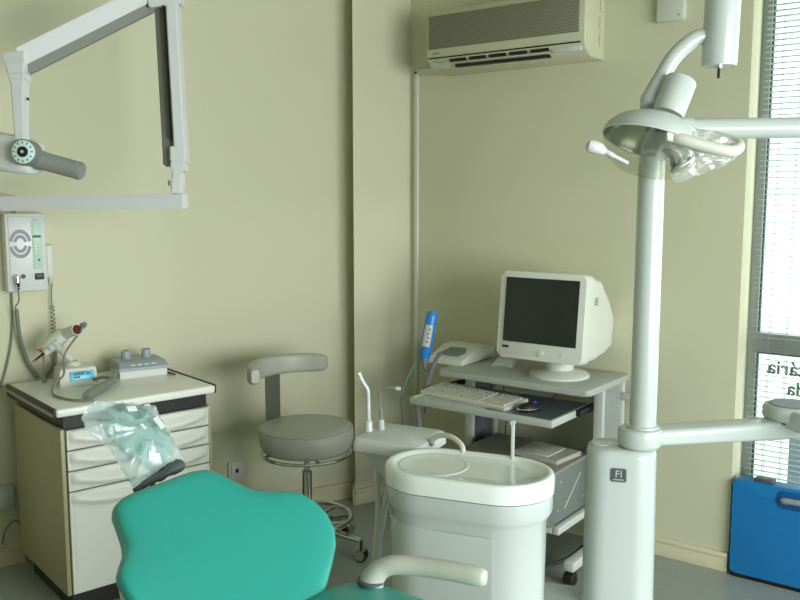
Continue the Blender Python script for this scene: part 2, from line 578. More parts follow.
# curing light station on the worktop
cl = thing('curing_light_station', 'cream curing light base with cyan display on cabinet worktop', 'dental device', cabp(0.195, 0.372), CH - 6)
b = B()
bp = [(-0.074, -0.045), (0.074, -0.045), (0.074, 0.045), (-0.074, 0.045)]
ring = lambda hw, y0, y1, z: [(-hw, y0, z), (hw, y0, z), (hw, y1, z), (-hw, y1, z)]
b.rings([ring(0.070, -0.050, 0.06, 0.0), ring(0.072, -0.050, 0.06, 0.006), ring(0.068, -0.034, 0.058, 0.066), ring(0.060, -0.024, 0.052, 0.072)])
link('base', b, 'cream', cl)
tl = math.atan2(0.016, 0.06)
MD = T(0.012, -0.0435, 0.037) @ Matrix.Rotation(-tl, 4, 'X')
dsp = link('display', B().box(-0.046, 0.046, -0.002, 0.003, -0.017, 0.019, 0.001, Mx=MD), 'lcd', cl)
b = B()
random.seed(3)
for zz_, xs in ((0.009, (-0.03, -0.022, -0.014, -0.006, 0.002, 0.016, 0.024)), (-0.004, (-0.03, -0.022, -0.014))):
    for x in xs:
        b.box(x, x + 0.0058, -0.003, -0.0015, zz_ - 0.004, zz_ + 0.003, Mx=MD)
b.box(-0.02, 0.02, -0.003, -0.0015, 0.0145, 0.0165, Mx=MD)
link('display_marks', b, 'ink', dsp)
link('side_socket', B().box(-0.0735, -0.069, -0.028, -0.016, 0.016, 0.03, 0.001), 'black', cl)
b = B().lathe([(0.03, 0.066), (0.03, 0.078), (0.022, 0.088), (0.008, 0.090)], 20, Mx=T(-0.005, 0.02, 0))
link('cradle', b, 'cream', cl)
# the gun-shaped light in its cradle
g0 = cabp(0.190, 0.392, WZ + 0.088)
lg = thing('curing_light_gun', 'cream gun-shaped curing light with dark red lens resting above its base', 'curing light', g0, 36.7)
b = B()
b.tube([(0, 0, 0.0), (-0.016, 0, 0.018), (-0.046, 0, 0.050)], [0.010, 0.012, 0.014], 12)
b.tube([(-0.092, 0, 0.036), (-0.082, 0, 0.046), (-0.052, 0, 0.072), (-0.026, -0.004, 0.092), (-0.018, -0.006, 0.096)], [0.017, 0.025, 0.028, 0.025, 0.020], 14)
link('body', b, 'cream', lg)
b = B()
for k in range(3):
    b.tube([(-0.078 + k * 0.017, -0.022, 0.034 + k * 0.015), (-0.066 + k * 0.017, -0.022, 0.045 + k * 0.015)], 0.0125, 10)
link('battery_grip', b, 'greywhite', lg)
link('nozzle_collar', B().tube([(-0.024, -0.004, 0.093), (0.018, -0.026, 0.110), (0.034, -0.036, 0.115)], [0.0185, 0.0185, 0.0205], 18), 'white', lg)
link('lens', B().tube([(0.028, -0.033, 0.113), (0.0355, -0.0375, 0.1155)], [0.0165, 0.0165], 18), 'red', lg)
link('cap', B().tube([(0.044, -0.014, 0.124), (0.056, -0.020, 0.132)], [0.011, 0.008], 10), 'midgrey', lg)
lg.scale = (1.18, 1.18, 1.15)
b = B()
lgX = Matrix.Translation(g0) @ Matrix.Rotation(R(36.7), 4, 'Z') @ Matrix.Diagonal((1.18, 1.18, 1.15, 1))
cp = [lgX @ Vector((0.052, -0.018, 0.129)), lgX @ Vector((0.040, -0.026, 0.105)), lgX @ Vector((-0.008, -0.045, 0.030)), cabp(0.12, 0.29, WZ + 0.06), cabp(0.075, 0.27, WZ + 0.03), cabp(0.052, 0.22, WZ + 0.008), cabp(0.055, 0.14, WZ + 0.006), cabp(0.085, 0.06, WZ + 0.006), cabp(0.135, 0.03, WZ + 0.006)]
b.tube(smooth_path(cp), 0.0045, 8)
lgM = lgX.inverted()
bmesh.ops.transform(b.bm, matrix=lgM, verts=b.bm.verts)
link('cord', b, 'cable', lg)
# crossed probes standing behind the station
pr_ = thing('crossed_probes', 'crossed black and orange probes sticking out behind the curing light', 'probe', cabp(0.105, 0.47), CH)
link('holder', B().lathe([(0.009, 0), (0.009, 0.01), (0.004, 0.014), (0.004, 0.115)], 12), 'cable', pr_)
link('black_probe', B().tube([(-0.040, -0.012, 0.094), (0.0, 0.0, 0.116), (0.026, 0.008, 0.140)], [0.004, 0.0055, 0.0035], 8), 'black', pr_)
b = B()
b.tube([(-0.030, 0.0, 0.142), (0.0, -0.006, 0.123), (0.034, -0.010, 0.104)], [0.0035, 0.0045, 0.0035], 8)
b.tube([(-0.043, -0.013, 0.092), (-0.038, -0.011, 0.096)], 0.0055, 8)
link('orange_probe', b, 'orange', pr_)

# small mixer with two posts
am = thing('ultrasonic_unit', 'grey-topped white unit with two cylindrical posts on cabinet worktop', 'dental device', cabp(0.462, 0.392), CH - 8)
b = B()
r4 = lambda x, y0, y1, z: [(-x, y0, z), (x, y0, z), (x, y1, z), (-x, y1, z)]
b.rings([r4(0.096, -0.075, 0.075, 0), r4(0.096, -0.075, 0.075, 0.028), r4(0.094, -0.07, 0.075, 0.032)])
link('housing', b, 'greywhite', am)
b = B()
b.rings([r4(0.101, -0.081, 0.08, 0.030), r4(0.101, -0.081, 0.08, 0.042), r4(0.094, -0.055, 0.075, 0.062), r4(0.086, -0.045, 0.065, 0.065)])
link('top_cover', b, 'bluegrey', am)
for x in (-0.045, 0.038):
    link('post', B().lathe([(0.024, 0.058), (0.022, 0.066), (0.0185, 0.07), (0.0185, 0.098), (0.0155, 0.1), (0.0155, 0.092), (0.001, 0.092)], 20, Mx=T(x, 0.022, 0)), 'bluegrey', am)
b = B()
for k in range(4):
    b.box(-0.052 + k * 0.028, -0.032 + k * 0.028, -0.0735, -0.062, 0.050, 0.0545, 0.001, Mx=Matrix.Identity(4))
link('buttons', b, 'greywhite', am)
b = B()
b.tube(smooth_path([cabp(0.525, 0.42, WZ + 0.014), cabp(0.545, 0.38, WZ + 0.005), cabp(0.555, 0.33, WZ + 0.005), cabp(0.56, 0.26, WZ + 0.006)]), 0.004, 8)
tag(link('mains_lead', b, 'darkgrey'), 'short dark lead leaving the grey-topped unit at worktop edge', 'cable')
# hand instrument lying at the worktop front
hi = thing('scaler_handpiece', 'thick grey handpiece lying on worktop in front of the grey-topped unit', 'handpiece', cabp(0.125, 0.055), CH)
b = B()
b.tube(smooth_path([(-0.01, -0.005, 0.016), (0.02, 0.03, 0.020), (0.10, 0.11, 0.022), (0.165, 0.18, 0.024)]), [0.014] + [0.0165] * 8 + [0.017] * 5 + [0.014] * 5, 12)
link('grip', b, 'cable', hi)
b = B()
b.tube(smooth_path([(0.16, 0.175, 0.024), (0.15, 0.22, 0.03), (0.12, 0.26, 0.02), (0.13, 0.285, 0.012)]), 0.006, 8)
b.tube(smooth_path([(0.162, 0.178, 0.024), (0.18, 0.19, 0.055), (0.195, 0.22, 0.045), (0.18, 0.24, 0.01)]), 0.006, 8)
link('cord', b, 'cable', hi)

# ------------------------------------------------------------------ x-ray control box and arm on the left wall
xb = thing('x_ray_control_box', 'white x-ray control box with round speaker grille on left wall', 'control box', LW(0.209, 0, 1.282), LWD)
hw = 0.076
link('case', B().box(-hw, hw, -0.07, 0, -0.155, 0.155, 0.008), 'greywhite', xb)
link('face_plate', B().box(-hw + 0.012, hw - 0.008, -0.073, -0.068, -0.130, 0.142, 0.003), 'offwhite', xb)
b = B()
for (ra, rb) in ((0.0405, 0.0295), (0.0245, 0.0145)):
    for sgn in (1, -1):
        n = 20
        for k in range(n):
            a0 = R(9) + (PI - R(18)) * k / n
            a1 = R(9) + (PI - R(18)) * (k + 1) / n
            q = []
            for (rr_, aa) in ((ra, a0), (ra, a1), (rb, a1), (rb, a0)):
                q.append((rr_ * math.cos(aa), sgn * (0.003 + rr_ * 1.32 * math.sin(aa))))
            b.prism(q, 0.0, 0.002, Mx=T(-0.022, -0.073, 0.035) @ RX)
link('speaker_grille', b, 'midgrey', xb)
b = B().box(0.022, 0.057, -0.0745, -0.072, -0.065, 0.125, 0.002)
gp = link('control_panel', b, 'green', xb)
b = B()
b.box(0.024, 0.055, -0.0755, -0.074, 0.058, 0.068)
b.box(0.040, 0.049, -0.0755, -0.074, -0.034, -0.025)
for k in range(6):
    for j in range(2):
        b.box(0.026 + j * 0.014, 0.032 + j * 0.014, -0.0755, -0.074, 0.04 - k * 0.011, 0.042 - k * 0.011)
link('panel_marks', b, 'greendark', gp)
link('rocker_switch', B().box(0.026, 0.060, -0.08, -0.072, -0.108, -0.083, 0.002), 'black', xb)
link('socket', B().lathe([(0.009, 0), (0.009, 0.004)], 16, Mx=T(-0.018, -0.073, -0.093) @ RX), 'black', xb)
pl = link('jack_plug', B().tube([(-0.044, -0.073, -0.093), (-0.044, -0.095, -0.096), (-0.042, -0.10, -0.135)], [0.012, 0.011, 0.005], 10), 'chrome', xb)
link('plug_boot', B().tube([(-0.043, -0.1, -0.115), (-0.042, -0.1, -0.142)], [0.007, 0.004], 8), 'black', pl)
link('knob', B().lathe([(0.008, 0), (0.010, 0.006), (0.006, 0.014)], 12, Mx=T(-0.035, -0.04, 0.155)), 'chrome', xb)
link('brand_mark', B().box(0.026, 0.046, -0.0745, -0.073, 0.128, 0.133), 'bluegrey', xb)

hs_ = thing('exposure_handset', 'slim cream hand switch hanging on wall right of x-ray control box', 'hand switch', LW(0.303, 0, 1.25), LWD)
link('body', B().box(-0.016, 0.016, -0.036, -0.008, -0.075, 0.06, 0.008, 3), 'cream', hs_)
link('tip', B().tube([(0.002, -0.022, -0.070), (0.002, -0.022, -0.10)], [0.012, 0.005], 10), 'cream', hs_)
link('wall_clip', B().box(-0.012, 0.012, -0.01, 0, -0.04, 0.03, 0.002), 'greywhite', hs_)

def coil(b, pts, r, turns, wire):
    path = smooth_path(pts, 10)
    n = len(path)
    N = turns * 10
    out = []
    for i in range(N + 1):
        f = i / N * (n - 1)
        k = min(int(f), n - 2)
        p = path[k].lerp(path[k + 1], f - k)
        d = (path[k + 1] - path[k]).normalized()
        a = d.cross(Vector((1, 0.3, 0.1))).normalized()
        c = d.cross(a).normalized()
        t = 2 * PI * turns * i / N
        out.append(p + a * math.cos(t) * r + c * math.sin(t) * r)
    b.tube(out, wire, 6)
b = B()
top = LW(0.311, 0.022, 1.165)
b.tube(smooth_path([top, LW(0.305, 0.022, 1.10), LW(0.307, 0.022, 1.06)]), 0.0028, 6)
coil(b, [LW(0.307, 0.022, 1.06), LW(0.308, 0.022, 0.99), LW(0.309, 0.022, 0.93)], 0.0075, 9, 0.0022)
coil(b, [LW(0.309, 0.022, 0.93), LW(0.309, 0.024, 0.84), LW(0.293, 0.03, 0.80), LW(0.268, 0.03, 0.772)], 0.0055, 55, 0.0030)
tag(link('coiled_cord', b, 'cable'), 'grey coiled cord hanging from the hand switch behind the curing light', 'cord')
b = B()
b.tube(smooth_path([LW(0.165, 0.10, 1.145), LW(0.170, 0.075, 1.095), LW(0.160, 0.06, 1.07), LW(0.165, 0.05, 1.055)]), 0.003, 6)
coil(b, [LW(0.165, 0.05, 1.055), LW(0.175, 0.035, 0.94), LW(0.200, 0.03, 0.84), LW(0.235, 0.03, 0.772)], 0.0055, 70, 0.0032)
tag(link('plug_cord', b, 'cable'), 'grey coiled cord hanging from the jack plug under x-ray control box', 'cord')
b = B()
b.tube(smooth_path([LW(0.158, 0.01, 1.14), LW(0.155, 0.012, 1.0), LW(0.138, 0.012, 0.88), LW(0.093, 0.012, 0.74), LW(0.003, 0.012, 0.62)]), 0.004, 7)
tag(link('thin_wire', b, 'cable'), 'thin grey wire on left wall running down leftmost from x-ray control box', 'wire')

# x-ray arm: wall bar, upright, sloping arm, hanging fork with tube head
Xo = Vector((-2.361, 1.945, 1.485))          # right end of the bar
xa = thing('x_ray_machine', 'white jointed wall x-ray arm with dial and grey cone above cabinet', 'x-ray machine', Xo)
ur = Vector((0.802, 0.598, 0))
def IP(px, py, D):
    """point in the arm's own working plane, metres from the bar end"""
    rt = Vector((0.8018, 0.5976, 0)); fw = Vector((-0.5934, 0.7961, -0.1189)); up = Vector((-0.0711, 0.0953, 0.9929))
    return Vector((0, 0, H)) + (fw + rt * ((px - 400) / 860) + up * ((300 - py) / 860)) * D - Xo
def beam(b, p, q, wa, ta, wb=None, tb=None, side=None):
    """rectangular beam from p to q; w across, t deep"""
    p, q = Vector(p), Vector(q)
    d = (q - p).normalized()
    s_ = side if side else ur
    s_ = (Vector(s_) - d * Vector(s_).dot(d)).normalized()
    n_ = d.cross(s_).normalized()
    wb = wb or wa; tb = tb or ta
    r1 = [p + s_ * a * wa + n_ * c * ta for a, c in ((-.5, -.5), (.5, -.5), (.5, .5), (-.5, .5))]
    r2 = [q + s_ * a * wb + n_ * c * tb for a, c in ((-.5, -.5), (.5, -.5), (.5, .5), (-.5, .5))]
    t = bmesh.new()
    va = [t.verts.new(x) for x in r1]; vb_ = [t.verts.new(x) for x in r2]
    for i in range(4):
        t.faces.new((va[i], va[(i + 1) % 4], vb_[(i + 1) % 4], vb_[i]))
    t.faces.new(va[::-1]); t.faces.new(vb_)
    bmesh.ops.bevel(t, geom=t.edges[:], offset=0.004, segments=2, affect='EDGES')
    b.add(t)
PL = IP(3, 203.5, 3.0); PR = IP(186, 201, 2.93)
b = B(); beam(b, PL, PR, 0.05, 0.05, side=(0, 0, 1))
link('wall_bar', b, 'offwhite', xa)
wallp = LW(0.08, 0.0, 1.483) - Xo
b = B(); beam(b, wallp, PL + (PR - PL).normalized() * 0.03, 0.09, 0.07, 0.05, 0.05, side=(0, 0, 1))
link('wall_bracket', b, 'offwhite', xa)
pA = IP(177.5, 194, 2.93); pB = IP(180, 148, 2.93)
b = B()
beam(b, pA, IP(179, 172, 2.93), 0.036, 0.05)
beam(b, IP(179, 172, 2.93), IP(179.5, 163, 2.93), 0.048, 0.055, 0.05, 0.058)
beam(b, IP(179.5, 163, 2.93), IP(180, 148, 2.93), 0.052, 0.06, 0.056, 0.064)
kn = link('lower_knuckle', b, 'offwhite', xa)
link('knuckle_screw', B().lathe([(0.009, 0), (0.009, 0.005)], 12, Mx=axis(IP(170, 183, 2.90), -ur)), 'steel', kn)
uT = IP(171, -6, 2.93)
b = B(); beam(b, IP(181.5, 150, 2.93), IP(172.5, -6, 2.93), 0.038, 0.06)
up_ = link('upright', b, 'offwhite', xa)
b = B(); beam(b, IP(169.5, 166, 2.95), IP(160.5, 4, 2.95), 0.034, 0.040)
link('inner_channel', b, 'armgrey', up_)
b = B(); beam(b, IP(172.6, 140, 2.925), IP(165, 6, 2.925), 0.005, 0.05)
link('channel_gap', b, 'black', up_)
b = B(); beam(b, IP(150, 2, 2.93), IP(182, -2, 2.93), 0.05, 0.07, side=(0, 0, 1))
b.box(-0.03, 0.03, -0.03, 0.03, -0.04, 0.03, 0.006, Mx=T(*IP(166, -10, 2.93)))
link('elbow', b, 'offwhite', xa)
b = B(); beam(b, IP(152, -8, 2.93), IP(20, 58, 2.80), 0.058, 0.055, side=(0, 0, 1))
sl_ = link('sloping_arm', b, 'offwhite', xa)
b = B(); beam(b, IP(152, 6, 2.945), IP(26, 69, 2.815), 0.042, 0.044, side=(0, 0, 1))
link('arm_channel', b, 'armgrey', sl_)
b = B()
beam(b, IP(16.5, 54, 2.8), IP(18, 64, 2.8), 0.074, 0.06, 0.068, 0.06)
beam(b, IP(18, 64, 2.8), IP(19.5, 76, 2.8), 0.066, 0.058, 0.054, 0.052)
beam(b, IP(19.5, 75, 2.8), IP(19.7, 82, 2.8), 0.056, 0.056, 0.054, 0.054)
link('upper_knuckle', b, 'offwhite', xa)
b = B()
beam(b, IP(19.8, 80, 2.8), IP(22.2, 146, 2.8), 0.044, 0.05, 0.030, 0.044)
hg = link('hanger', b, 'offwhite', xa)
link('hanger_screw', B().lathe([(0.005, 0), (0.005, 0.004)], 10, Mx=axis(IP(27.5, 99, 2.79), ur)), 'black', hg)
# tube head
b = B()
c0 = IP(-32, 145, 2.86); c1 = IP(37, 159, 2.82)
dd = (c1 - c0).normalized()
upn = Vector((0, 0, 1)); upn = (upn - dd * upn.dot(dd)).normalized(); bn = dd.cross(upn)
rg = []
for f, sc in ((0, 0.7), (0.04, 0.92), (0.12, 1.0), (0.6, 1.0), (0.9, 0.92), (0.98, 0.82), (1.0, 0.72)):
    p = c0.lerp(c1, f)
    rg.append([tuple(p + upn * (y_ * sc) + bn * (x_ * sc)) for x_, y_ in rrect(-0.06, 0.06, -0.062, 0.062, 0.028)])
b.rings(rg)
hd_ = link('tube_head', b, 'offwhite', xa)
toCam = Vector((0.59, -0.80, 0.05))
dc = IP(22.5, 152, 2.74)
link('dial_knob', B().lathe([(0.042, -0.055), (0.042, 0.0), (0.040, 0.004)], 32, Mx=axis(dc, toCam)), 'midgrey', hd_)
dl = link('dial', B().lathe([(0.037, 0.0), (0.037, 0.006), (0.035, 0.0075)], 32, Mx=axis(dc + ur * 0.004, toCam)), 'lead', hd_)
b = B().lathe([(0.017, 0.007), (0.017, 0.010), (0.012, 0.012)], 20, Mx=axis(dc + ur * 0.004, toCam))
for k in range(12):
    b.box(-0.0014, 0.0014, 0.026, 0.033, 0.0068, 0.0088, Mx=axis(dc + ur * 0.004, toCam) @ Matrix.Rotation(2 * PI * k / 12, 4, 'Z'))
link('dial_marks', b, 'black', dl)
link('dial_center', B().lathe([(0.005, 0.011), (0.005, 0.014)], 12, Mx=axis(dc + ur * 0.004, toCam)), 'silver', dl)
cA = IP(38, 159.5, 2.81); cB = IP(82, 171.5, 2.80)
b = B().tube([cA, cA.lerp(cB, 0.1), cA.lerp(cB, 0.12), cA.lerp(cB, 0.97), cB], [0.0325, 0.0325, 0.0300, 0.0295, 0.027], 24)
cone = link('cone', b, 'cone', hd_)
link('cone_pin', B().tube([IP(76, 165, 2.785), IP(77, 161, 2.785)], 0.004, 8), 'midgrey', cone)

# ------------------------------------------------------------------ swivel stool
st = thing('swivel_stool', 'grey vinyl swivel stool with curved backrest on chrome wheeled base', 'stool', (-2.412, 2.580, 0.008), 36.7)
SZ = 0.5
b = B().lathe([(0.0, 0.437), (0.14, 0.437), (0.178, 0.444), (0.19, 0.462), (0.198, 0.492), (0.199, 0.524), (0.192, 0.538), (0.185, 0.543), (0.170, 0.549), (0.10, 0.554), (0.0, 0.555)], 48)
seat = link('seat', b, 'stoolgrey', st, ang=60)
link('seat_piping', B().tube([(0.1925 * math.cos(2 * PI * k / 48), 0.1925 * math.sin(2 * PI * k / 48), 0.539) for k in range(48)], 0.003, 6, closed=True), 'stoolgrey', seat)
link('seat_plate', B().lathe([(0.0, 0.412), (0.05, 0.412), (0.06, 0.436), (0.0, 0.438)], 24), 'black', st)
b = B().tube([(0.186 * math.cos(2 * PI * k / 48), 0.186 * math.sin(2 * PI * k / 48), 0.429) for k in range(48)], 0.007, 8, closed=True)
for k in range(4):
    a = 2 * PI * k / 4 + 0.4
    b.tube([(0.05 * math.cos(a), 0.05 * math.sin(a), 0.429), (0.186 * math.cos(a), 0.186 * math.sin(a), 0.429)], 0.005, 6)
link('seat_ring', b, 'chrome', st)
link('gas_post', B().lathe([(0.012, 0.412), (0.012, 0.352), (0.021, 0.350), (0.021, 0.29), (0.0215, 0.12), (0.034, 0.10), (0.036, 0.07), (0.0, 0.07)], 20), 'chrome', st)
# backrest on a flat bar, at the back left of the seat
ba = R(137)
bx, by = math.cos(ba), math.sin(ba)
b = B()
def bar(u, v):
    w_ = (u - .5) * 0.082
    z_ = 0.41 + v * 0.36
    rad = 0.085 + 0.135 * min(1, v * 3) ** 0.7 if v < 0.34 else 0.220 + 0.0 * v
    return (bx * rad - by * w_, by * rad + bx * w_, z_)
b.grid(bar, 2, 20, thick=0.006)
link('back_bar', b, 'steel', st)
rg = []
NA = 26
for k in range(NA + 1):
    f = k / NA
    a = ba + R(70) - R(136) * f
    taper = 1 - 0.25 * (abs(2 * f - 1) ** 8)
    rad = 0.215
    end = 0.86 if k in (0, NA) else 1.0
    prof_ = rrect(-0.026 * taper * end, 0.026 * taper * end, -0.041 * taper * end, 0.041 * taper * end, 0.018 * taper * end)
    rg.append([((rad + x_) * math.cos(a), (rad + x_) * math.sin(a), 0.770 + y_) for x_, y_ in prof_])
b = B().rings(rg)
link('backrest', b, 'stoolgrey', st, ang=60)
link('foot_ring', B().tube([(0.185 * math.cos(2 * PI * k / 48), 0.185 * math.sin(2 * PI * k / 48), 0.145) for k in range(48)], 0.011, 10, closed=True), 'chrome', st)
for k in range(5):
    a = R(-22 + 72 * k)
    ca, sa = math.cos(a), math.sin(a)
    lg_ = link('leg', B().tube([(0.02 * ca, 0.02 * sa, 0.105), (0.12 * ca, 0.12 * sa, 0.098), (0.250 * ca, 0.250 * sa, 0.078)], [0.02, 0.016, 0.012], 10), 'chrome', st)
    link('ring_strut', B().tube([(0.03 * ca, 0.03 * sa, 0.125), (0.183 * ca, 0.183 * sa, 0.145)], 0.006, 6), 'chrome', lg_)
    cs = link('caster', B().tube([(0.250 * ca + x_ * sa, 0.250 * sa - x_ * ca, 0.017) for x_ in (-0.022, -0.018, 0.018, 0.022)], [0.019, 0.025, 0.025, 0.019], 16).tube([(0.250 * ca, 0.250 * sa, 0.02), (0.250 * ca, 0.250 * sa, 0.08)], 0.006, 8), 'black', lg_)
    b = B()
    b.tube([(0.250 * ca + x_ * sa, 0.250 * sa - x_ * ca, 0.021) for x_ in (-0.0235, 0.0235)], [0.022, 0.022], 16)
    link('caster_hood', b, 'chrome', cs)

# ------------------------------------------------------------------ computer trolley desk
DX0, DX1, DY0, DY1 = -2.052, -1.352, 3.025, 3.438
ds = thing('computer_desk', 'light grey wheeled computer desk with pull-out keyboard tray against back wall', 'desk', (DX0, DY0, 0))
W_, Dp = DX1 - DX0, DY1 - DY0
link('desktop', B().prism(rrect(0, W_, 0, Dp, 0.02), 0.735, 0.760, 0.006), 'deskgrey', ds)
for (xa_, xb_, nm) in ((0.045, 0.085, 'l'), (W_ - 0.045, W_ - 0.005, 'r')):
    b = B()
    b.box(xa_, xb_, 0.15, 0.175, 0.10, 0.735, 0.004)
    b.box(xa_, xb_, 0.355, 0.38, 0.10, 0.735, 0.004)
    pn = link('side_leg', b, 'deskframe', ds)
    def corr(u, v, xa_=xa_, xb_=xb_):
        return ((xa_ + xb_) / 2 + 0.008 + 0.004 * math.sin(u * 2 * PI * 8), 0.17 + u * 0.19, 0.12 + v * 0.61)
    link('ribbed_panel', B().grid(corr, 64, 1, thick=0.003), 'deskframe' if nm == 'r' else 'midgrey', pn)
    b = B()
    b.box(xa_ - 0.002, xb_ + 0.002, -0.09, Dp - 0.01, 0.06, 0.10, 0.006)
    ft = link('foot_bar', b, 'deskframe', ds)
    for y_ in (-0.06, Dp - 0.045):
        cx = (xa_ + xb_) / 2
        c_ = link('caster', B().tube([(cx + x_, y_ - 0.012, 0.028) for x_ in (-0.022, -0.017, 0.017, 0.022)], [0.021, 0.028, 0.028, 0.021], 18).box(cx - 0.016, cx + 0.016, y_ - 0.022, y_ + 0.022, 0.045, 0.064, 0.004), 'black', ft)
b = B()
b.box(0.085, W_ - 0.055, 0.30, 0.325, 0.655, 0.69, 0.003)
b.box(W_ - 0.015, W_ + 0.10, 0.345, 0.37, 0.66, 0.69, 0.003)
link('cross_bar', b, 'deskframe', ds)
TY = -0.145
TX0, TX1 = -0.038, 0.625
b = B()
b.box(TX0 + 0.005, TX1 - 0.005, TY, TY + 0.345, 0.648, 0.660, 0.003)
b.box(TX0, TX1, TY - 0.012, TY + 0.004, 0.634, 0.663, 0.004)
b.box(TX1 - 0.015, TX1, TY, TY + 0.345, 0.634, 0.663, 0.003)
b.box(TX0, TX0 + 0.015, TY, TY + 0.345, 0.634, 0.663, 0.003)
tr_ = link('keyboard_tray', b, 'deskframe', ds)
link('tray_surface', B().box(TX0 + 0.355, TX1 - 0.017, TY + 0.004, TY + 0.34, 0.660, 0.6615), 'tray', tr_)
for x in (TX1, TX0 - 0.02):
    link('tray_runner', B().box(x, x + 0.02, 0.05, 0.36, 0.640, 0.665, 0.002), 'black', ds)
b = B()
b.box(0.02, W_ - 0.06, -0.115, 0.30, 0.215, 0.235, 0.004)
b.box(0.02, W_ - 0.077, -0.13, -0.11, 0.212, 0.242, 0.004)
b.box(W_ - 0.076, W_ - 0.05, -0.13, 0.30, 0.212, 0.242, 0.004)
link('lower_shelf', b, 'deskframe', ds)
b = B()
b.tube([(TX0 + 0.02, TY + 0.02, 0.634), (TX0 + 0.025, TY + 0.03, 0.50)], 0.012, 8)
link('tray_post', b, 'midgrey', ds)

# computer box lying on the lower shelf, papers on it
pcx = thing('desktop_computer', 'flat grey desktop computer lying on the lower desk shelf', 'computer', (-1.655, 3.055, 0.243), 0)
link('case', B().box(-0.23, 0.228, -0.185, 0.20, 0, 0.205, 0.004), 'pc', pcx)
link('lid', B().box(-0.232, 0.231, -0.187, 0.203, 0.200, 0.214, 0.003), 'pctop', pcx)
b = B()
for y_, z_ in ((-0.12, 0.05), (-0.10, 0.16), (0.10, 0.05), (0.14, 0.16)):
    b.lathe([(0.004, 0), (0.004, 0.002)], 8, Mx=T(0.228, y_, z_) @ Matrix.Rotation(R(90), 4, 'Y'))
link('screw', b, 'silver', pcx)
b = B()
b.box(0.2275, 0.2295, -0.09, 0.09, -0.003, 0.003, Mx=T(0, 0.01, 0.10) @ Matrix.Rotation(R(38), 4, 'X'))
link('pressed_rib', b, 'silver', pcx)
link('front_bezel', B().box(-0.228, 0.226, -0.196, -0.184, 0.004, 0.2, 0.004), 'pctop', pcx)
pp = thing('paper_stack', 'stack of papers and a booklet lying on the desktop computer', 'papers', (-1.56, 3.09, 0.4575), -6)
b = B()
for k in range(5):
    b.box(-0.11 + 0.002 * (k % 2), 0.11 - 0.003 * (k % 3), -0.09 - 0.002 * (k % 2), 0.09, k * 0.003, k * 0.003 + 0.0028)
link('sheets', b, 'paper', pp)
link('booklet', B().box(-0.10, 0.05, -0.075, 0.07, 0.0148, 0.019, 0.001, Mx=Matrix.Rotation(R(5), 4, 'Z')), 'cream', pp)

# monitor
mo = thing('crt_monitor', 'off-white boxy CRT monitor with dark screen on the desk', 'monitor', (-1.598, 3.082, 0.760), 0)
MXt = T(0, 0, 0) @ Matrix.Rotation(R(-6), 4, 'X')
fw_, z0_, z1_ = 0.190, 0.082, 0.438
b = B()
b.prism([(x, y) for x, y in rrect(-fw_, fw_, z0_, z1_, 0.02)], 0.0, 0.075, 0.008, Mx=MXt @ Matrix(((1, 0, 0, 0), (0, 0, 1, -0.02), (0, 1, 0, 0), (0, 0, 0, 1))))
link('bezel', b, 'crt', mo)
rg = []
for y_, sx_, za, zb in ((0.052, 0.188, 0.086, 0.432), (0.15, 0.184, 0.095, 0.422), (0.19, 0.178, 0.105, 0.395), (0.25, 0.176, 0.115, 0.35), (0.315, 0.172, 0.14, 0.285), (0.333, 0.162, 0.15, 0.27)):
    rg.append([(x, y_, z) for x, z in rrect(-sx_, sx_, za, zb, 0.025)])
link('rear_housing', B().rings(rg, Mx=MXt), 'crt', mo)
def scr(u, v):
    x = (u - .5) * 0.322
    z = 0.150 + v * 0.262
    return (x, -0.0245 - 0.003 * (1 - (2 * u - 1) ** 2) * (1 - (2 * v - 1) ** 2), z)
link('screen', B().grid(scr, 12, 12, Mx=MXt).box(-0.163, 0.163, -0.0235, -0.02, 0.149, 0.413, Mx=MXt), 'screen', mo)
link('control_dial', B().lathe([(0.013, 0), (0.012, 0.004), (0.002, 0.0045)], 20, Mx=MXt @ T(0.012, -0.02, 0.112) @ RX), 'crt', mo)
link('power_button', B().lathe([(0.005, 0), (0.005, 0.003)], 12, Mx=MXt @ T(0.105, -0.02, 0.115) @ RX), 'greywhite', mo)
link('brand_mark', B().box(-0.165, -0.135, -0.0215, -0.019, 0.122, 0.132, Mx=MXt), 'ink', mo)
b = B().lathe([(0.125, 0), (0.125, 0.008), (0.112, 0.020), (0.06, 0.030), (0.06, 0.055), (0.08, 0.075), (0.09, 0.092), (0.0, 0.092)], 36, Mx=T(0.022, 0.145, 0))
link('swivel_base', b, 'crt', mo)
b = B()
for k in range(4):
    b.box(0.1895, 0.1925, 0.075, 0.10 + 0.0 * k, 0.345 - k * 0.008, 0.349 - k * 0.008, Mx=MXt)
link('vent_slots', b, 'midgrey', mo)
# small block left of the monitor foot
sb_ = thing('white_block', 'small white plastic block on the desk left of the monitor foot', 'block', (-1.862, 3.262, 0.760), 10)
link('shell', B().rings([[(-0.045, -0.03, 0), (0.05, -0.03, 0), (0.05, 0.04, 0), (-0.045, 0.04, 0)], [(-0.045, -0.03, 0.008), (0.05, -0.03, 0.008), (0.05, 0.04, 0.022), (-0.045, 0.04, 0.022)], [(-0.035, 0.0, 0.026), (0.045, 0.0, 0.026), (0.045, 0.035, 0.034), (-0.035, 0.035, 0.034)]]), 'white', sb_)
link('slot', B().box(-0.03, 0.03, -0.0312, -0.029, 0.003, 0.006), 'midgrey', sb_)

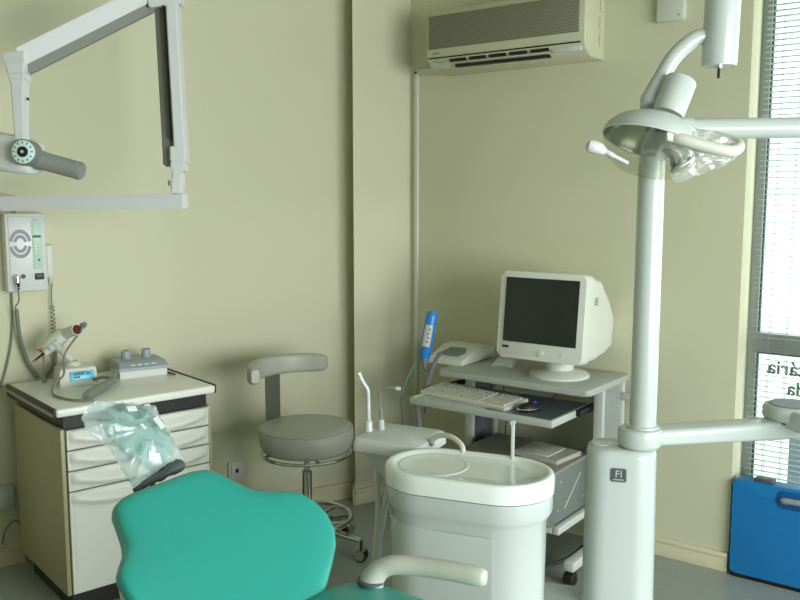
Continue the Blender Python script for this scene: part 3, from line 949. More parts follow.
# wedge shaped desk device
wd = thing('wedge_scanner', 'cream wedge-shaped device with grey panel at left end of the desk', 'device', (-2.085, 3.165, 0.760), 0)
b = B()
q = lambda y, z, x0=-0.10, x1=0.105: [(x0, y, z), (x1, y, z)]
pf = [(-0.02, 0.0), (-0.015, 0.022), (0.10, 0.066), (0.17, 0.072), (0.255, 0.052), (0.26, 0.0)]
b.prism(pf, -0.105, 0.085, 0.010, Mx=MYZ)
link('shell', b, 'crt', wd)
ang_ = math.atan2(0.044, 0.115)
MP = T(-0.01, 0.043, 0.0462) @ Matrix.Rotation(ang_, 4, 'X')
link('panel', B().prism([(-0.062, -0.032), (0.045, -0.032), (0.065, 0.0), (0.05, 0.04), (-0.03, 0.04)], 0, 0.003, 0.001, Mx=MP), 'midgrey', wd)

# keyboard and mouse
kb = thing('keyboard', 'cream computer keyboard on the pull-out tray', 'keyboard', (-1.862, 3.008, 0.6618), -8)
b = B()
b.rings([[(-0.225, -0.08, 0), (0.225, -0.08, 0), (0.225, 0.08, 0), (-0.225, 0.08, 0)], [(-0.225, -0.08, 0.012), (0.225, -0.08, 0.012), (0.225, 0.08, 0.024), (-0.225, 0.08, 0.024)], [(-0.218, -0.074, 0.015), (0.218, -0.074, 0.015), (0.218, 0.074, 0.027), (-0.218, 0.074, 0.027)]])
link('tray_body', b, 'crt', kb)
b = B()
bn_ = B()
for r_ in range(6):
    y_ = -0.058 + r_ * 0.0215
    z_ = 0.0155 + (y_ + 0.074) / 0.148 * 0.012
    for c_ in range(21):
        x_ = -0.205 + c_ * 0.0205
        if c_ in (15,) or (r_ == 0 and 4 <= c_ <= 9):
            continue
        (b if c_ < 15 else bn_).box(x_ - 0.0085, x_ + 0.0085, y_ - 0.0085, y_ + 0.0085, z_ - 0.002, z_ + 0.006, 0.0015, 1)
b.box(-0.13, -0.018, -0.0665, -0.0495, 0.014, 0.0225, 0.0015, 1)
link('keys', b, 'key', kb)
link('number_pad', bn_, 'key', kb)
ms = thing('computer_mouse', 'small black and silver mouse with purple light on tray', 'mouse', (-1.578, 2.972, 0.6618), 60)
b = B()
rg = []
for z_, s_ in ((0, 0.9), (0.006, 1.0), (0.016, 0.96), (0.026, 0.75), (0.031, 0.4), (0.032, 0.05)):
    rg.append([(0.05 * s_ * math.cos(2 * PI * k / 20) + 0.004 * (1 - s_), 0.029 * s_ * math.sin(2 * PI * k / 20), z_) for k in range(20)])
link('shell', B().rings(rg), 'black', ms)
link('side_trim', B().tube([(0.051 * math.cos(2 * PI * k / 24), 0.03 * math.sin(2 * PI * k / 24), 0.009) for k in range(24)], 0.0035, 6, closed=True), 'chrome', ms)
link('scroll_wheel', B().tube([(0.026, -0.004, 0.028), (0.026, 0.004, 0.028)], 0.007, 12), 'purple', ms)

# blue handpiece standing in a holder at the tray's left end
bh = thing('blue_handpiece', 'bright blue cylindrical handpiece with white label standing left of desk', 'handpiece', (-2.122, 3.03, 0.66), 0)
zA, zB = Vector((-0.004, 0.0, 0.14)), Vector((0.018, 0.03, 0.345))
b = B().tube([zA, zA.lerp(zB, 0.06), zA.lerp(zB, 0.08), zA.lerp(zB, 0.92), zA.lerp(zB, 0.95), zB], [0.021, 0.024, 0.026, 0.026, 0.024, 0.018], 18)
link('barrel', b, 'bluetool', bh)
dirh = (zB - zA).normalized()
tc_ = Vector((0.59, -0.8, 0)); tc_ = (tc_ - dirh * tc_.dot(dirh)).normalized(); sd_ = dirh.cross(tc_)
def lab(u, v):
    a = (u - .5) * R(80) - R(12)
    p = zA.lerp(zB, 0.26 + 0.46 * v)
    return tuple(p + (tc_ * math.cos(a) + sd_ * math.sin(a)) * 0.0268)
lb = link('label_strip', B().grid(lab, 8, 2), 'white', bh)
b = B()
for k in range(4):
    def mk(u, v, k=k):
        a = (u - .5) * R(20) - R(6) + R(6) * (k % 2)
        p = zA.lerp(zB, 0.34 + 0.09 * k + 0.04 * v)
        return tuple(p + (tc_ * math.cos(a) + sd_ * math.sin(a)) * 0.0271)
    b.grid(mk, 3, 1)
link('label_marks', b, 'orange', lb)
hh = thing('handpiece_holder', 'grey clip stand on the tray edge holding the blue handpiece', 'holder', (-2.122, 3.03, 0.66), 0)
b = B()
b.tube(smooth_path([(0.012, 0.0, -0.10), (0.004, 0.0, 0.0), (0.03, 0.0, 0.08), (0.055, 0.005, 0.14), (0.075, 0.01, 0.17)]), [0.014] * 7 + [0.013] * 9 + [0.009] * 9, 10)
b.tube([(0.03, 0.0, 0.085), (0.0, 0.0, 0.10), (-0.004, 0.0, 0.132)], [0.011, 0.012, 0.014], 10)
link('stand', b, 'cablegreen' if False else 'midgrey', hh)
link('clip', B().lathe([(0.020, 0.128), (0.022, 0.132), (0.020, 0.14)], 16, Mx=T(-0.004, 0, 0)), 'midgrey', hh)
b = B()
b.tube(smooth_path([(-2.142, 2.985, 0.79), (-2.175, 2.96, 0.70), (-2.178, 2.93, 0.62), (-2.172, 2.93, 0.52), (-2.20, 2.93, 0.42), (-2.25, 2.93, 0.30), (-2.24, 2.93, 0.10), (-2.20, 2.95, 0.005), (-2.10, 3.0, 0.005)]), 0.004, 8)
tag(link('handpiece_cable', b, 'cablegreen'), 'grey-green cable trailing down from the blue handpiece', 'cable')
b = B()
b.tube(smooth_path([(-1.80, 3.30, 0.60), (-1.72, 3.25, 0.56), (-1.68, 3.24, 0.60), (-1.62, 3.3, 0.66)]), 0.004, 6)
tag(link('hanging_cable', b, 'darkgrey'), 'dark cable drooping under the keyboard tray against back wall', 'cable')
b = B()
b.tube(smooth_path([(-1.95, 3.40, 0.70), (-1.93, 3.41, 0.5), (-1.93, 3.40, 0.3), (-1.9, 3.38, 0.05)]), 0.004, 6)
tag(link('wall_cable', b, 'darkgrey'), 'thin dark cable hanging down back wall behind the desk', 'cable')
b = B()
b.tube(smooth_path([(-1.72, 3.10, 0.006), (-1.60, 3.02, 0.006), (-1.50, 3.10, 0.01), (-1.43, 3.2, 0.07), (-1.36, 3.35, 0.20)]), 0.006, 8)
tag(link('floor_cable', b, 'black'), 'black cable curving on floor under the desk by its caster', 'cable')

# ------------------------------------------------------------------ dental unit: spittoon, column, arms
SA = 15.0
sp = thing('spittoon_unit', 'glossy white oval spittoon unit with rinsing bowl beside the chair', 'spittoon', (-1.262, 2.018, 0.0), SA)
ST = lambda L, W, z: [(x, y, z) for x, y in stadium(L, W)]
L0, W0 = 0.245, 0.147
b = B()
b.rings([ST(L0 - 0.008, W0 - 0.008, 0.687), ST(L0, W0, 0.690), ST(L0 + 0.001, W0 + 0.001, 0.728), ST(L0 - 0.002, W0 - 0.002, 0.737), ST(L0 - 0.008, W0 - 0.008, 0.7415), ST(L0 - 0.020, W0 - 0.020, 0.7415), ST(L0 - 0.028, W0 - 0.028, 0.736), ST(L0 - 0.036, W0 - 0.036, 0.7325), ST(0.16, 0.06, 0.7315)], caps=(True, True))
bas = link('basin', b, 'whitegel', sp, ang=50)
# round bowl with raised lip at the left end
b = B().lathe([(0.0, 0.722), (0.045, 0.723), (0.075, 0.727), (0.090, 0.7315), (0.097, 0.7335), (0.102, 0.7335), (0.106, 0.730)], 40, Mx=T(-0.105, 0.0, 0.0), caps=(False, False))
bw = link('bowl', b, 'whitegel', sp, ang=60)
b = B().lathe([(0.034, 0.7225), (0.036, 0.727), (0.031, 0.7275), (0.029, 0.7255), (0.0, 0.7252)], 24, Mx=T(-0.100, -0.02, 0.0))
link('drain', b, 'cream', bw)
b = B()
b.rings([ST(L0 - 0.004, W0 - 0.004, 0.686), ST(L0 - 0.004, W0 - 0.004, 0.640), ST(L0 - 0.010, W0 - 0.010, 0.626), ST(L0 - 0.020, W0 - 0.018, 0.612), ST(L0 - 0.024, W0 - 0.022, 0.36), ST(L0 - 0.010, W0 - 0.010, 0.295), ST(L0 + 0.005, W0 + 0.005, 0.27)])
link('body', b, 'white', sp, ang=50)
b = B()
out_ = [(0.11, -W0 + 0.0125), (0.0, -W0 + 0.0125)]
N_ = 16
a_ = L0 - W0 - 0.001
for k in range(N_ + 1):
    t = -PI / 2 - (PI * 0.8) * k / N_
    out_.append((-a_ + (W0 - 0.0150) * math.cos(t), (W0 - 0.0150) * math.sin(t)))
inn_ = [(x * 0.97, y * 0.97) for x, y in out_][::-1]
b.prism(out_ + inn_, 0.31, 0.590, 0.002, 2)
link('service_panel', b, 'white', sp)
b = B()
b.prism([(-0.24, -0.185), (0.27, -0.19), (0.60, -0.02), (0.66, 0.14), (0.58, 0.33), (0.35, 0.36), (0.10, 0.34), (-0.10, 0.17), (-0.24, 0.12)], 0.0, 0.278, 0.015, Mx=Matrix.Identity(4))
link('platform', b, 'white', sp)
b = B()
b.box(0.092, 0.102, 0.118, 0.130, 0.735, 0.845, 0.003, Mx=Matrix.Rotation(R(0), 4, 'Y'))
b.lathe([(0.0075, 0), (0.0075, 0.012)], 14, Mx=T(0.097, 0.117, 0.845) @ RX.inverted())
link('cup_filler', b, 'white', sp)
b = B()
spM = (T(-1.262, 2.018, 0) @ Matrix.Rotation(R(SA), 4, 'Z')).inverted()
b.tube(smooth_path([spM @ Vector(p) for p in ((-1.50, 2.172, 0.735), (-1.46, 2.168, 0.762), (-1.405, 2.155, 0.768), (-1.360, 2.138, 0.752), (-1.348, 2.122, 0.728))]), 0.0085, 10)
rs = link('rinse_spout', b, 'cream', sp)
link('spout_nut', B().lathe([(0.013, 0), (0.013, 0.02), (0.010, 0.024)], 8, Mx=axis(spM @ Vector((-1.512, 2.175, 0.726)), (0.9, -0.35, 0.5))), 'steel', rs)

# assistant instrument holder with suction tips
ah = thing('assistant_holder', 'cream-white instrument holder block behind the spittoon with two hoses', 'instrument holder', (-1.615, 2.175, 0.0), 10)
tp = [(-0.115, -0.10), (0.10, -0.092), (0.10, 0.085), (-0.105, 0.10)]
def quad(sc, z, dx=0.0, dy=0.0):
    return [(x * sc + dx, y * sc + dy, z) for x, y in rrect(-0.124, 0.114, -0.112, 0.114, 0.02, 4)]
b = B()
b.rings([quad(0.93, 0.690), quad(1.0, 0.698), quad(1.0, 0.722), quad(0.96, 0.735), quad(0.88, 0.740)])
link('block', b, 'offwhite', ah)
b = B()
b.rings([quad(0.84, 0.692), quad(0.74, 0.665, 0.005), quad(0.36, 0.575, 0.02)])
link('funnel', b, 'offwhite', ah)
link('bracket', B().tube([(0.03, 0.0, 0.62), (0.09, -0.035, 0.60), (0.15, -0.075, 0.59)], 0.028, 12), 'offwhite', ah)
for hp in ([(-0.062, -0.05, 0.69), (-0.060, -0.055, 0.58), (-0.055, -0.055, 0.48), (-0.070, -0.055, 0.30), (-0.095, -0.05, 0.04), (-0.08, -0.03, 0.013)],
           [(-0.015, -0.045, 0.62), (-0.030, -0.055, 0.52), (-0.060, -0.045, 0.38), (-0.075, -0.03, 0.22), (-0.075, -0.02, 0.05), (-0.05, 0.0, 0.013)]):
    link('hose', B().tube(smooth_path(hp), 0.0115, 10), 'hose', ah)
ahM = T(-1.615, 2.175, 0) @ Matrix.Rotation(R(10), 4, 'Z')
s1 = thing('suction_handpiece', 'white suction handpiece with bent tip standing in instrument holder', 'suction tip', ahM @ Vector((-0.112, -0.016, 0.738)), SA)
link('sleeve', B().lathe([(0.013, 0.0), (0.013, 0.012), (0.0115, 0.014), (0.0115, 0.032), (0.009, 0.034)], 16), 'white', s1)
b = B()
b.tube(smooth_path([(0, 0, 0.03), (-0.001, 0, 0.09), (-0.003, 0, 0.125), (-0.015, -0.008, 0.15), (-0.024, -0.014, 0.172)]), [0.0062] * 24 + [0.0055], 12)
link('tube', b, 'white', s1)
link('tip', B().tube([(-0.0225, -0.013, 0.169), (-0.0265, -0.0155, 0.178)], [0.0075, 0.0068], 12), 'white', s1)
s1.scale = (1.08, 1.08, 1.1)
s2 = thing('saliva_ejector', 'thin grey wire saliva ejector with hooked white tip in instrument holder', 'saliva ejector', ahM @ Vector((-0.085, 0.020, 0.738)), SA)
link('sleeve', B().lathe([(0.011, 0.0), (0.011, 0.010), (0.009, 0.012), (0.009, 0.026), (0.007, 0.028)], 16), 'white', s2)
b = B()
b.tube(smooth_path([(0, 0, 0.026), (-0.003, 0, 0.07), (-0.004, 0, 0.095), (0.008, 0.002, 0.112), (0.03, 0.006, 0.114), (0.05, 0.01, 0.113)]), 0.0026, 8)
b.tube([(0, 0, 0.026), (-0.002, 0, 0.055)], 0.0045, 10)
link('wire_tube', b, 'midgrey', s2)
link('tip', B().tube([(0.044, 0.009, 0.113), (0.058, 0.012, 0.1125)], 0.0052, 10), 'white', s2)
s2.scale = (1.1, 1.1, 1.25)

# instrument column
kx, ky = -0.965, 2.405
ic = thing('dental_column', 'tall white rounded column with small grey emblem next to the spittoon', 'column', (kx, ky, 0.0), 22)
b = B()
def OV(L, W, z):
    return [(x, y, z) for x, y in rrect(-L, L, -W, W, min(L, W) * 0.85, 8)]
b.rings([OV(0.110, 0.083, 0.279), OV(0.106, 0.08, 0.295), OV(0.101, 0.077, 0.742), OV(0.098, 0.074, 0.758), OV(0.089, 0.066, 0.764)])
link('shell', b, 'white', ic, ang=50)
link('cap_disc', B().lathe([(0.026, 0.763), (0.026, 0.7655), (0.0, 0.766)], 24, Mx=T(-0.060, 0.0, 0)), 'greywhite', ic)
ME = T(-0.006, -0.0785, 0.694) @ RX
em = link('emblem', B().prism(rrect(-0.0225, 0.0225, -0.0205, 0.0205, 0.006), -0.003, 0.0014, 0.0006, Mx=ME), 'emblem', ic)
link('emblem_outline', B().prism(rrect(-0.0195, 0.0195, -0.0175, 0.0175, 0.005), 0.001, 0.0017, Mx=ME), 'darkgrey', em)
text_part('emblem_letters', 'FI', 0.03, 'silver', em, ME @ T(0, 0.003, 0.0018) @ Matrix.Shear('XZ', 4, (0, 0)) , 0.0004)
b = B()
for k in range(6):
    b.box(-0.0145 + k * 0.005, -0.0107 + k * 0.005, -0.0148, -0.0115, 0.0015, 0.0022, Mx=ME)
link('emblem_small_print', b, 'silver', em)

# delivery arm: hub on the column, arm, second hub and next arm
hx, hy = -0.915, 2.418
da = thing('delivery_arm', 'white horizontal swing arm reaching right from the column hub', 'instrument arm', (hx, hy, 0.7675), 0)
b = B().lathe([(0.058, 0.0), (0.062, 0.004), (0.064, 0.010), (0.0645, 0.044), (0.060, 0.054), (0.052, 0.057), (0.047, 0.0575), (0.046, 0.0555), (0.0, 0.0555)], 40)
link('hub', b, 'white', da)
e1 = Vector((-0.585 - hx, 2.82 - hy, 0))
dA = e1.normalized(); sA = Vector((-dA.y, dA.x, 0))
def armrings(p, q, w0, w1, z0a, z1a, z0b, z1b):
    out = []
    d = (q - p).normalized(); s_ = Vector((-d.y, d.x, 0))
    for f in (0, 1):
        o_ = p.lerp(q, f)
        w_ = w0 + (w1 - w0) * f
        za = z0a + (z0b - z0a) * f; zb = z1a + (z1b - z1a) * f
        out.append([tuple(o_ + s_ * y_ + Vector((0, 0, z_))) for y_, z_ in rrect(-w_, w_, za, zb, 0.014, 4)])
    return out
b = B().rings(armrings(Vector((0, 0, 0)) + dA * 0.04, e1, 0.045, 0.042, 0.004, 0.052, -0.008, 0.050))
link('first_arm', b, 'white', da)
b = B().lathe([(0.080, 0.050), (0.083, 0.054), (0.085, 0.060), (0.085, 0.082), (0.079, 0.091), (0.070, 0.094), (0.0, 0.095)], 40, Mx=T(*e1))
h2 = link('second_hub', b, 'white', da)
link('hub_cap', B().lathe([(0.068, 0.094), (0.064, 0.0975), (0.0, 0.098)], 36, Mx=T(*e1)), 'midgrey', h2)
link('hub_gap', B().lathe([(0.074, 0.044), (0.074, 0.053)], 36, Mx=T(*e1)), 'black', h2)
e2 = e1 + Vector((0.42, -0.33, 0))
b = B().rings(armrings(e1 + (e2 - e1).normalized() * 0.03, e2, 0.058, 0.05, 0.030, 0.090, 0.026, 0.086))
link('second_arm', b, 'white', da)

# operating lamp: pole, side arm, riser, top arm, drop housing, curved tube, head
px_, py_ = -0.908, 2.420
lp = thing('operating_lamp', 'white dental operating lamp on tall pole with plastic-wrapped handles', 'lamp', (px_, py_, 0.825), 36.7)
zL = 1.692 - 0.825                       # height of side arm above the hub top
b = B()
b.tube([(0, 0, 0.0), (0, 0, 0.005), (0, 0, 0.007), (0, 0, zL - 0.11)] + [(0.07 - 0.07 * math.cos(R(a)), 0, zL - 0.10 + 0.10 * math.sin(R(a))) for a in range(0, 91, 15)] + [(0.11, 0, zL)], [0.047, 0.046, 0.0385] + [0.037] + [0.036] * 7 + [0.033], 24)
link('pole', b, 'white', lp)
b = B()
b.tube([(0.09, 0, zL), (0.72, -0.04, zL + 0.004)], [0.029, 0.030], 20)
link('side_arm', b, 'white', lp)
b = B()
zT = 2.26 - 0.825
b.tube(smooth_path([(0.70, -0.04, zL - 0.03), (0.70, -0.04, zL + 0.3), (0.70, -0.04, zT - 0.02), (0.66, -0.04, zT + 0.05), (0.50, -0.04, zT + 0.06), (0.25, -0.03, zT + 0.05), (0.17, -0.03, zT + 0.0)]), 0.032, 16)
link('top_arm', b, 'white', lp)
def LPt(px, py, y):
    """lamp local point: x right, z up, y depth behind the pole axis"""
    D = 2.452 + y
    return Vector(((px - 400) / 860 * D - 0.718, y, H + D * ((300 - py) / 860 * 0.9929 - 0.1189) - 0.825))
q1, q2 = LPt(717, -40, -0.03), LPt(715, 68, -0.03)
b = B().tube([q1, q2.lerp(q1, 0.04), q2], [0.0475, 0.0475, 0.0455], 32)
dh = link('drop_housing', b, 'white', lp)
b = B().tube([q2 + Vector((0.0, 0, 0.004)), q2 + Vector((0, 0, -0.006))], 0.010, 14)
nn = link('stem_nut', b, 'chrome', dh)
link('stem', B().tube([q2, q2 + Vector((0, 0, -0.032))], 0.0042, 8), 'black', nn)
b = B()
b.tube(smooth_path([LPt(703, 38, -0.02), LPt(691, 41, -0.02), LPt(679, 50, -0.02), LPt(668, 62, -0.02), LPt(656, 84, -0.02), LPt(648.5, 99, -0.02), LPt(648, 108, -0.03)]), [0.0225] * 24 + [0.024] * 6 + [0.027] * 6 + [0.023], 18)
link('curved_tube', b, 'white', lp)
ax_ = Vector((0.28, 0.17, 0.93)).normalized()
hc = LPt(651, 143, -0.10)               # centre of lamp rim
nb_ = LPt(666, 115, -0.07); nt_ = LPt(678, 81, -0.05)
b = B().tube([nb_, nb_.lerp(nt_, 0.08), nb_.lerp(nt_, 0.94), nt_], [0.043, 0.044, 0.045, 0.041], 32)
link('neck', b, 'white', lp)
MA = axis(hc, ax_)
dm = link('dome', B().lathe([(0.132, 0.0), (0.1355, 0.0), (0.1365, 0.004), (0.129, 0.026), (0.109, 0.050), (0.075, 0.068), (0.04, 0.076), (0.0, 0.078)], 48, Mx=MA, caps=(False, False)), 'white', lp)
link('reflector', B().lathe([(0.132, 0.0), (0.124, 0.024), (0.104, 0.046), (0.073, 0.062), (0.04, 0.070), (0.0, 0.072)], 48, Mx=MA, caps=(False, False)), mat('mirror reflector', (205, 205, 190), 0.18, metal=1.0, var=0.0), dm)
link('shield', B().lathe([(0.132, 0.0), (0.130, -0.012), (0.122, -0.036), (0.105, -0.060), (0.078, -0.078), (0.045, -0.087), (0.0, -0.089)], 48, Mx=MA, caps=(False, False)), 'shield', lp)
link('rim', B().tube([tuple(MA @ Vector((0.135 * math.cos(2 * PI * k / 48), 0.135 * math.sin(2 * PI * k / 48), 0.0))) for k in range(48)], 0.0022, 8, closed=True), 'greywhite', lp)
bl = link('bulb_holder', B().tube([MA @ Vector((0, 0, 0.065)), MA @ Vector((0, 0, 0.03)), MA @ Vector((0.0, 0.0, -0.002)), MA @ Vector((0, 0, -0.03))], [0.014, 0.016, 0.023, 0.022], 18), 'steel', lp)
link('holder_clip', B().box(-0.028, 0.028, -0.012, 0.012, 0.03, 0.045, 0.003, Mx=MA), 'black', bl)
# handles on both sides
b = B()
b.tube(smooth_path([LPt(628, 163, -0.17), LPt(612, 155, -0.18), LPt(601, 149, -0.18)]), [0.006] * 6 + [0.008] * 6 + [0.009], 10)
hl = link('left_handle', b, 'white', lp)
link('left_grip', B().tube([LPt(605, 152, -0.18), LPt(600, 149, -0.18), LPt(592, 146.5, -0.18), LPt(588, 145.5, -0.18), LPt(586.5, 145, -0.18)], [0.010, 0.016, 0.018, 0.015, 0.008], 14), 'offwhite', hl)
b = B()
b.tube(smooth_path([LPt(668, 136, -0.20), LPt(680, 139, -0.225), LPt(705, 146, -0.235), LPt(729, 151, -0.235), LPt(738, 148, -0.2), LPt(735, 143, -0.16), LPt(715, 137, -0.12), LPt(690, 134, -0.1)]), 0.0155, 14)
hr = link('right_handle', b, 'cream', lp)
b = B()
b.tube([LPt(672, 172, -0.2), LPt(684, 164, -0.21), LPt(694, 158, -0.21)], [0.006, 0.012, 0.006], 12)
b.tube([LPt(664, 150, -0.15), LPt(672, 158, -0.18), LPt(674, 166, -0.2)], 0.007, 10)
link('right_bracket', b, 'steel', hr)
random.seed(11)
import mathutils
from mathutils import noise as _N
fo = [LPt(x, y, -0.205) for x, y in ((664, 134), (685, 134), (707, 130), (731, 139), (740, 150), (729, 164), (708, 172), (690, 179), (677, 182), (672, 173), (678, 160), (670, 146))]
cen = sum(fo, Vector()) / len(fo)
n_ = len(fo)
dense = smooth_path(fo + [fo[0]], 5)[:-1]
b = B()
for sgn in (-1, 1):
    rg = []
    for f in (1.0, 0.9, 0.75, 0.55, 0.35, 0.15, 0.02):
        rg.append([tuple(cen + (p - cen) * f + Vector((0, 0.0 + sgn * (0.020 * math.sqrt(max(0, 1 - f ** 2)) ) + 0.012 * _N.noise(Vector((p.x * 40 * f, p.z * 40 * f, sgn * 3.0))), 0.006 * _N.noise(Vector((p.x * 60, f * 5, p.z * 60 + sgn)))))) for p in dense])
    b.rings(rg, caps=(False, True))
link('film_wrap', b, 'film', hr, ang=20)

# ------------------------------------------------------------------ dental chair
PH = 5.0
ch = thing('dental_chair', 'teal upholstered dental chair with butterfly backrest and cream armrest', 'dental chair', (-0.85, 1.10, 0.0), PH)
chM = (T(-0.85, 1.10, 0) @ Matrix.Rotation(R(PH), 4, 'Z')).inverted()
TOP = Vector((-1.445, 1.110, 0.884))
AL = R(31)
cdir = Vector((math.cos(R(PH)), math.sin(R(PH)), 0)); wdir = Vector((-math.sin(R(PH)), math.cos(R(PH)), 0))
sdir = cdir * math.cos(AL) - Vector((0, 0, math.sin(AL)))
nrm = wdir.cross(sdir) * -1
if nrm.z < 0:
    nrm = -nrm
def CP(s, w, h):
    return chM @ (TOP + sdir * s + wdir * w + nrm * h)
hwid = [(-0.026, 0.085), (-0.022, 0.108), (-0.012, 0.130), (0.004, 0.144), (0.045, 0.160), (0.080, 0.176), (0.102, 0.192), (0.126, 0.222), (0.146, 0.246), (0.166, 0.260), (0.20, 0.268), (0.24, 0.266), (0.28, 0.252), (0.31, 0.228), (0.34, 0.186), (0.365, 0.145), (0.385, 0.11), (0.40, 0.06)]
def hw_at(s):
    for (a, wa), (c, wc) in zip(hwid, hwid[1:]):
        if a <= s <= c:
            return wa + (wc - wa) * (s - a) / (c - a)
    return hwid[-1][1]
def backpad(th, inset, hoff):
    rg = []
    ss = [a for a, _ in hwid]
    for i, s in enumerate(ss):
        hwv = hw_at(s) - inset
        ring = []
        N = 40
        endf = {0: 0.45, 1: 0.78, 2: 0.95, len(ss) - 1: 0.5, len(ss) - 2: 0.9}.get(i, 1.0)
        for k in range(N):
            a = 2 * PI * k / N
            ca, sa_ = math.cos(a), math.sin(a)
            # superellipse section
            ex = 0.30
            wq = hwv * (abs(ca) ** 0.55) * (1 if ca >= 0 else -1)
            hq = th * (abs(sa_) ** 0.62) * (1 if sa_ >= 0 else -1) * endf
            curl = 0.030 * max(0.0, (abs(wq) - 0.10) / 0.2) ** 1.6 + 0.016 * (abs(wq) / 0.2) ** 2
            ring.append(tuple(CP(s, wq + 0.007 * max(0, min(1, 1 - s / 0.12)), hq + hoff + curl)))
        rg.append(ring)
    return B().rings(rg)
back = link('backrest', backpad(0.030, 0.0, -0.020), 'teal', ch, ang=80)
link('back_shell', backpad(0.020, 0.026, -0.060), 'cream', ch, ang=80)
# seat and leg rest (run out of the picture towards the right)
b = B()
rg = []
for x_, hw_, z_ in ((-0.285, 0.13, 0.645), (-0.275, 0.23, 0.651), (-0.25, 0.282, 0.656), (-0.18, 0.302, 0.658), (0.0, 0.298, 0.648), (0.3, 0.25, 0.60), (0.75, 0.22, 0.545), (1.1, 0.20, 0.50), (1.13, 0.15, 0.50)):
    ring = []
    for k in range(32):
        a = 2 * PI * k / 32
        ca, sa_ = math.cos(a), math.sin(a)
        ring.append((x_, 0.0 + hw_ * (abs(ca) ** 0.55) * (1 if ca >= 0 else -1), z_ + 0.05 * (abs(sa_) ** 0.7) * (1 if sa_ >= 0 else -1)))
    rg.append(ring)
link('seat', B().rings(rg), 'teal', ch, ang=80)
link('seat_shell', B().prism(rrect(-0.24, 1.05, -0.19, 0.19, 0.06), 0.45, 0.56, 0.02), 'cream', ch)
b = B()
b.prism(rrect(-0.25, 0.35, -0.16, 0.16, 0.05), 0.05, 0.45, 0.02)
b.prism(rrect(-0.42, 0.65, -0.24, 0.24, 0.10), 0.0, 0.06, 0.015)
link('base', b, 'offwhite', ch)
# armrest on the far side
def CW(p):
    return chM @ Vector(p)
arm_pts = [(-1.075, 1.340, 0.692), (-1.069, 1.343, 0.712), (-1.053, 1.351, 0.731), (-1.028, 1.362, 0.742), (-0.978, 1.381, 0.745), (-0.915, 1.397, 0.747), (-0.840, 1.415, 0.745)]
pth = smooth_path([CW(p) for p in arm_pts], 5)
nP = len(pth)
rr_ = [0.0175 + 0.007 * max(0, 1 - i / 11) for i in range(nP)]
rr_[-1] = 0.012; rr_[-2] = 0.016
ar = link('armrest', B().tube(pth, rr_, 18, ell=(1.15, 1.0)), 'armpad', ch, ang=70)
link('armrest_collar', B().lathe([(0.029, 0), (0.029, 0.005), (0.027, 0.007)], 24, Mx=T(*CW((-1.075, 1.340, 0.700)))), 'darkgrey', ar)
# headrest bracket and pad
HB = Vector((-1.522, 1.162, 0.889))
HA = R(50)
hsd = cdir * math.cos(HA) - Vector((0, 0, math.sin(HA)))
hn = wdir.cross(hsd)
if hn.z < 0:
    hn = -hn
def HPt(s, w, h=0.0):
    """headrest point: s up the headrest, w to the far side, h off its face"""
    return HB - hsd * s + wdir * w + hn * h
b = B()
b.tube([CW(HPt(-0.008, -0.074, -0.01)), CW(HPt(0.0, -0.03, -0.012)), CW(HPt(0.008, 0.03, -0.014)), CW(HPt(0.010, 0.042, -0.012)), CW(HPt(0.013, 0.064, -0.012)), CW(HPt(0.013, 0.072, -0.012))], [0.007, 0.010, 0.013, 0.018, 0.019, 0.016], 14, ell=(1, 0.8))
brk = link('headrest_bracket', b, 'darkgrey', ch)
b = B()
b.tube([CW(HPt(0.0, -0.015, -0.02)), CW(HPt(-0.05, -0.018, -0.045)), chM @ (TOP + sdir * 0.12 - nrm * 0.06)], 0.006, 10)
b.tube([CW(HPt(0.0, 0.015, -0.02)), CW(HPt(0.05, 0.02, -0.03)), CW(HPt(0.11, 0.02, -0.04))], [0.014, 0.016, 0.02], 10)
link('headrest_stem', b, 'black', brk)
rg = []
for f, sc in ((-1, 0.35), (-0.8, 0.78), (-0.4, 0.97), (0, 1.0), (0.4, 0.97), (0.8, 0.76), (1, 0.35)):
    ring = []
    for k in range(32):
        a = 2 * PI * k / 32
        u_ = 0.094 * sc * math.cos(a); v_ = 0.068 * sc * math.sin(a)
        ct, sn = math.cos(R(-28)), math.sin(R(-28))
        s_ = 0.112 + u_ * ct - v_ * sn * -1 * 0 - v_ * sn
        w_ = 0.014 + u_ * sn + v_ * ct
        cup = 0.010 * ((v_ / 0.068) ** 2)
        ring.append(tuple(CW(HPt(s_, w_, -0.022 + 0.018 * f + cup))))
    rg.append(ring)
link('headrest_pad', B().rings(rg), 'teal', ch, ang=80)
# plastic bag over the headrest
bg = thing('plastic_bag', 'milky clear plastic bag pulled over the teal headrest', 'plastic bag', HPt(0.0, 0, -0.03), 0)
bgM = T(*HPt(0.0, 0, -0.03)).inverted()
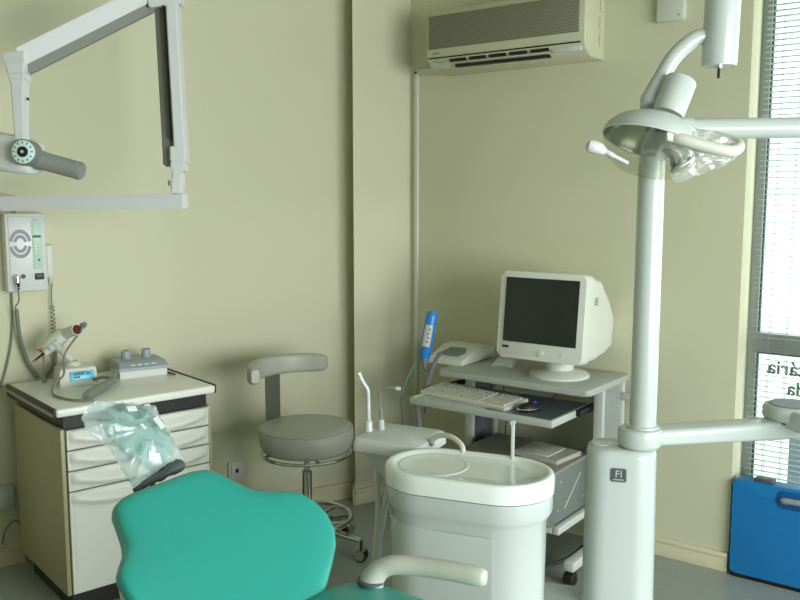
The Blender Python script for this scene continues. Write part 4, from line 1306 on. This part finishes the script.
# outline in (s, w), clockwise from lower near corner
bo = [(0.002, -0.070), (0.05, -0.070), (0.112, -0.080), (0.160, -0.102), (0.190, -0.098), (0.216, -0.052), (0.207, -0.010), (0.19, 0.04), (0.176, 0.088), (0.150, 0.094), (0.085, 0.092), (0.022, 0.089), (0.016, 0.032)]
bo3 = [Vector((s, w, 0)) for s, w in bo]
den = smooth_path(bo3 + [bo3[0]], 6)[:-1]
cb = Vector((0.105, 0.008, 0))
b = B()
for sgn in (1, -1):
    rg = []
    for f in (1.0, 0.94, 0.85, 0.72, 0.56, 0.42, 0.30):
        ring = []
        for p in den:
            q_ = cb + (p - cb) * f
            puff = 0.036 * (1 - f ** 2.4) * sgn
            nz = 0.013 * _N.noise(Vector((q_.x * 45, q_.y * 45, sgn * 2.0))) + 0.007 * _N.noise(Vector((q_.x * 95, q_.y * 95, sgn * 5.0)))
            ring.append(tuple(bgM @ HPt(q_.x, q_.y, -0.016 + puff + nz)))
        rg.append(ring)
    b.rings(rg, caps=(False, True))
link('film', b, 'bag', bg, ang=40)
for (s_, w_, a_, l_, t_) in ((0.158, -0.012, 10, 0.020, 0.012), (0.108, 0.036, -12, 0.013, 0.028), (0.110, -0.008, -20, 0.006, 0.014)):  # window reflections on the plastic, put in as small white pieces
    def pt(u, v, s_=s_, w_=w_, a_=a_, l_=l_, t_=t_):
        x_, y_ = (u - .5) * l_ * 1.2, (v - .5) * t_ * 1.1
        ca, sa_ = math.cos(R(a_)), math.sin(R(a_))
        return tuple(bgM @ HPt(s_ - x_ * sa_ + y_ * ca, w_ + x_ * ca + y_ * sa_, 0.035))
    link('painted_glint', B().grid(pt, 2, 2, thick=0.0008), 'glint', bg)

# ------------------------------------------------------------------ blue tool case
tcx, tcy = -0.46, 3.482
bc = thing('tool_case', 'bright blue plastic carry case with grey handle standing below window', 'case', (tcx, tcy, 0.0), 0)
wL, hT = 0.448, 0.398
b = B()
b.prism(rrect(-wL, wL, 0.012, hT, 0.014), -0.062, 0.0, 0.010, Mx=Matrix(((1, 0, 0, 0), (0, 0, 1, 0.0), (0, 1, 0, 0), (0, 0, 0, 1))))
def caseouter():
    pts = rrect(-wL, wL, 0.012, hT, 0.02)
    return pts
bc1 = link('front_shell', b, 'blue', bc)
link('rear_shell', B().prism(rrect(-wL + 0.004, wL - 0.004, 0.016, hT - 0.006, 0.014), 0.004, 0.020, 0.006, Mx=Matrix(((1, 0, 0, 0), (0, 0, 1, 0.0), (0, 1, 0, 0), (0, 0, 0, 1)))), 'blue', bc)
link('base_strip', B().box(-wL + 0.004, wL - 0.004, -0.064, 0.018, 0.0, 0.016, 0.003), 'black', bc)
link('latch', B().box(-0.375, -0.305, -0.05, 0.006, hT - 0.004, hT + 0.012, 0.005), 'darkgrey', bc)
b = B()
b.prism(rrect(-0.285, 0.285, 0.315, 0.386, 0.022), -0.0645, -0.058, 0.002, Mx=Matrix(((1, 0, 0, 0), (0, 0, 1, 0.0), (0, 1, 0, 0), (0, 0, 0, 1))))
link('handle_recess', b, mat('deep blue recess', (14, 88, 152), 0.45), bc)
link('handle', B().tube(smooth_path([(-0.25, -0.062, 0.345), (-0.24, -0.074, 0.352), (0.0, -0.077, 0.355), (0.24, -0.074, 0.352), (0.25, -0.062, 0.345)]), 0.012, 12), 'bluegrey', bc)

# ------------------------------------------------------------------ light
w = bpy.data.worlds.new('world')
bpy.context.scene.world = w
w.use_nodes = True
nt = w.node_tree
bgN = nt.nodes['Background']
bgN.inputs[0].default_value = (0.90, 0.97, 1.0, 1)
bgN.inputs[1].default_value = 2.75
def area(name, loc, rot, sx, sy, power, color=(1, 1, 1)):
    l = bpy.data.lights.new(name, 'AREA')
    l.shape = 'RECTANGLE'
    l.size, l.size_y = sx, sy
    l.energy = power
    l.color = color
    o = bpy.data.objects.new(name, l)
    C.objects.link(o)
    o.location = loc
    o.rotation_euler = rot
    return o
# daylight from the big side window, and a soft light through the niche window
sw = area('side_window_light', (2.42, 1.0, 1.30), (0, R(83), 0), 1.5, 2.8, 110, (0.96, 1.0, 1.0))
sw.data.spread = R(140)
area('niche_window_light', (0.2, 3.75, 1.5), (R(-90), 0, 0), 2.0, 1.7, 10, (0.96, 1.0, 1.0))
sc = bpy.context.scene
sc.view_settings.view_transform = 'Standard'
sc.view_settings.look = 'None'
sc.view_settings.exposure = 0.0
sc.cycles.max_bounces = 8
sc.cycles.transparent_max_bounces = 16
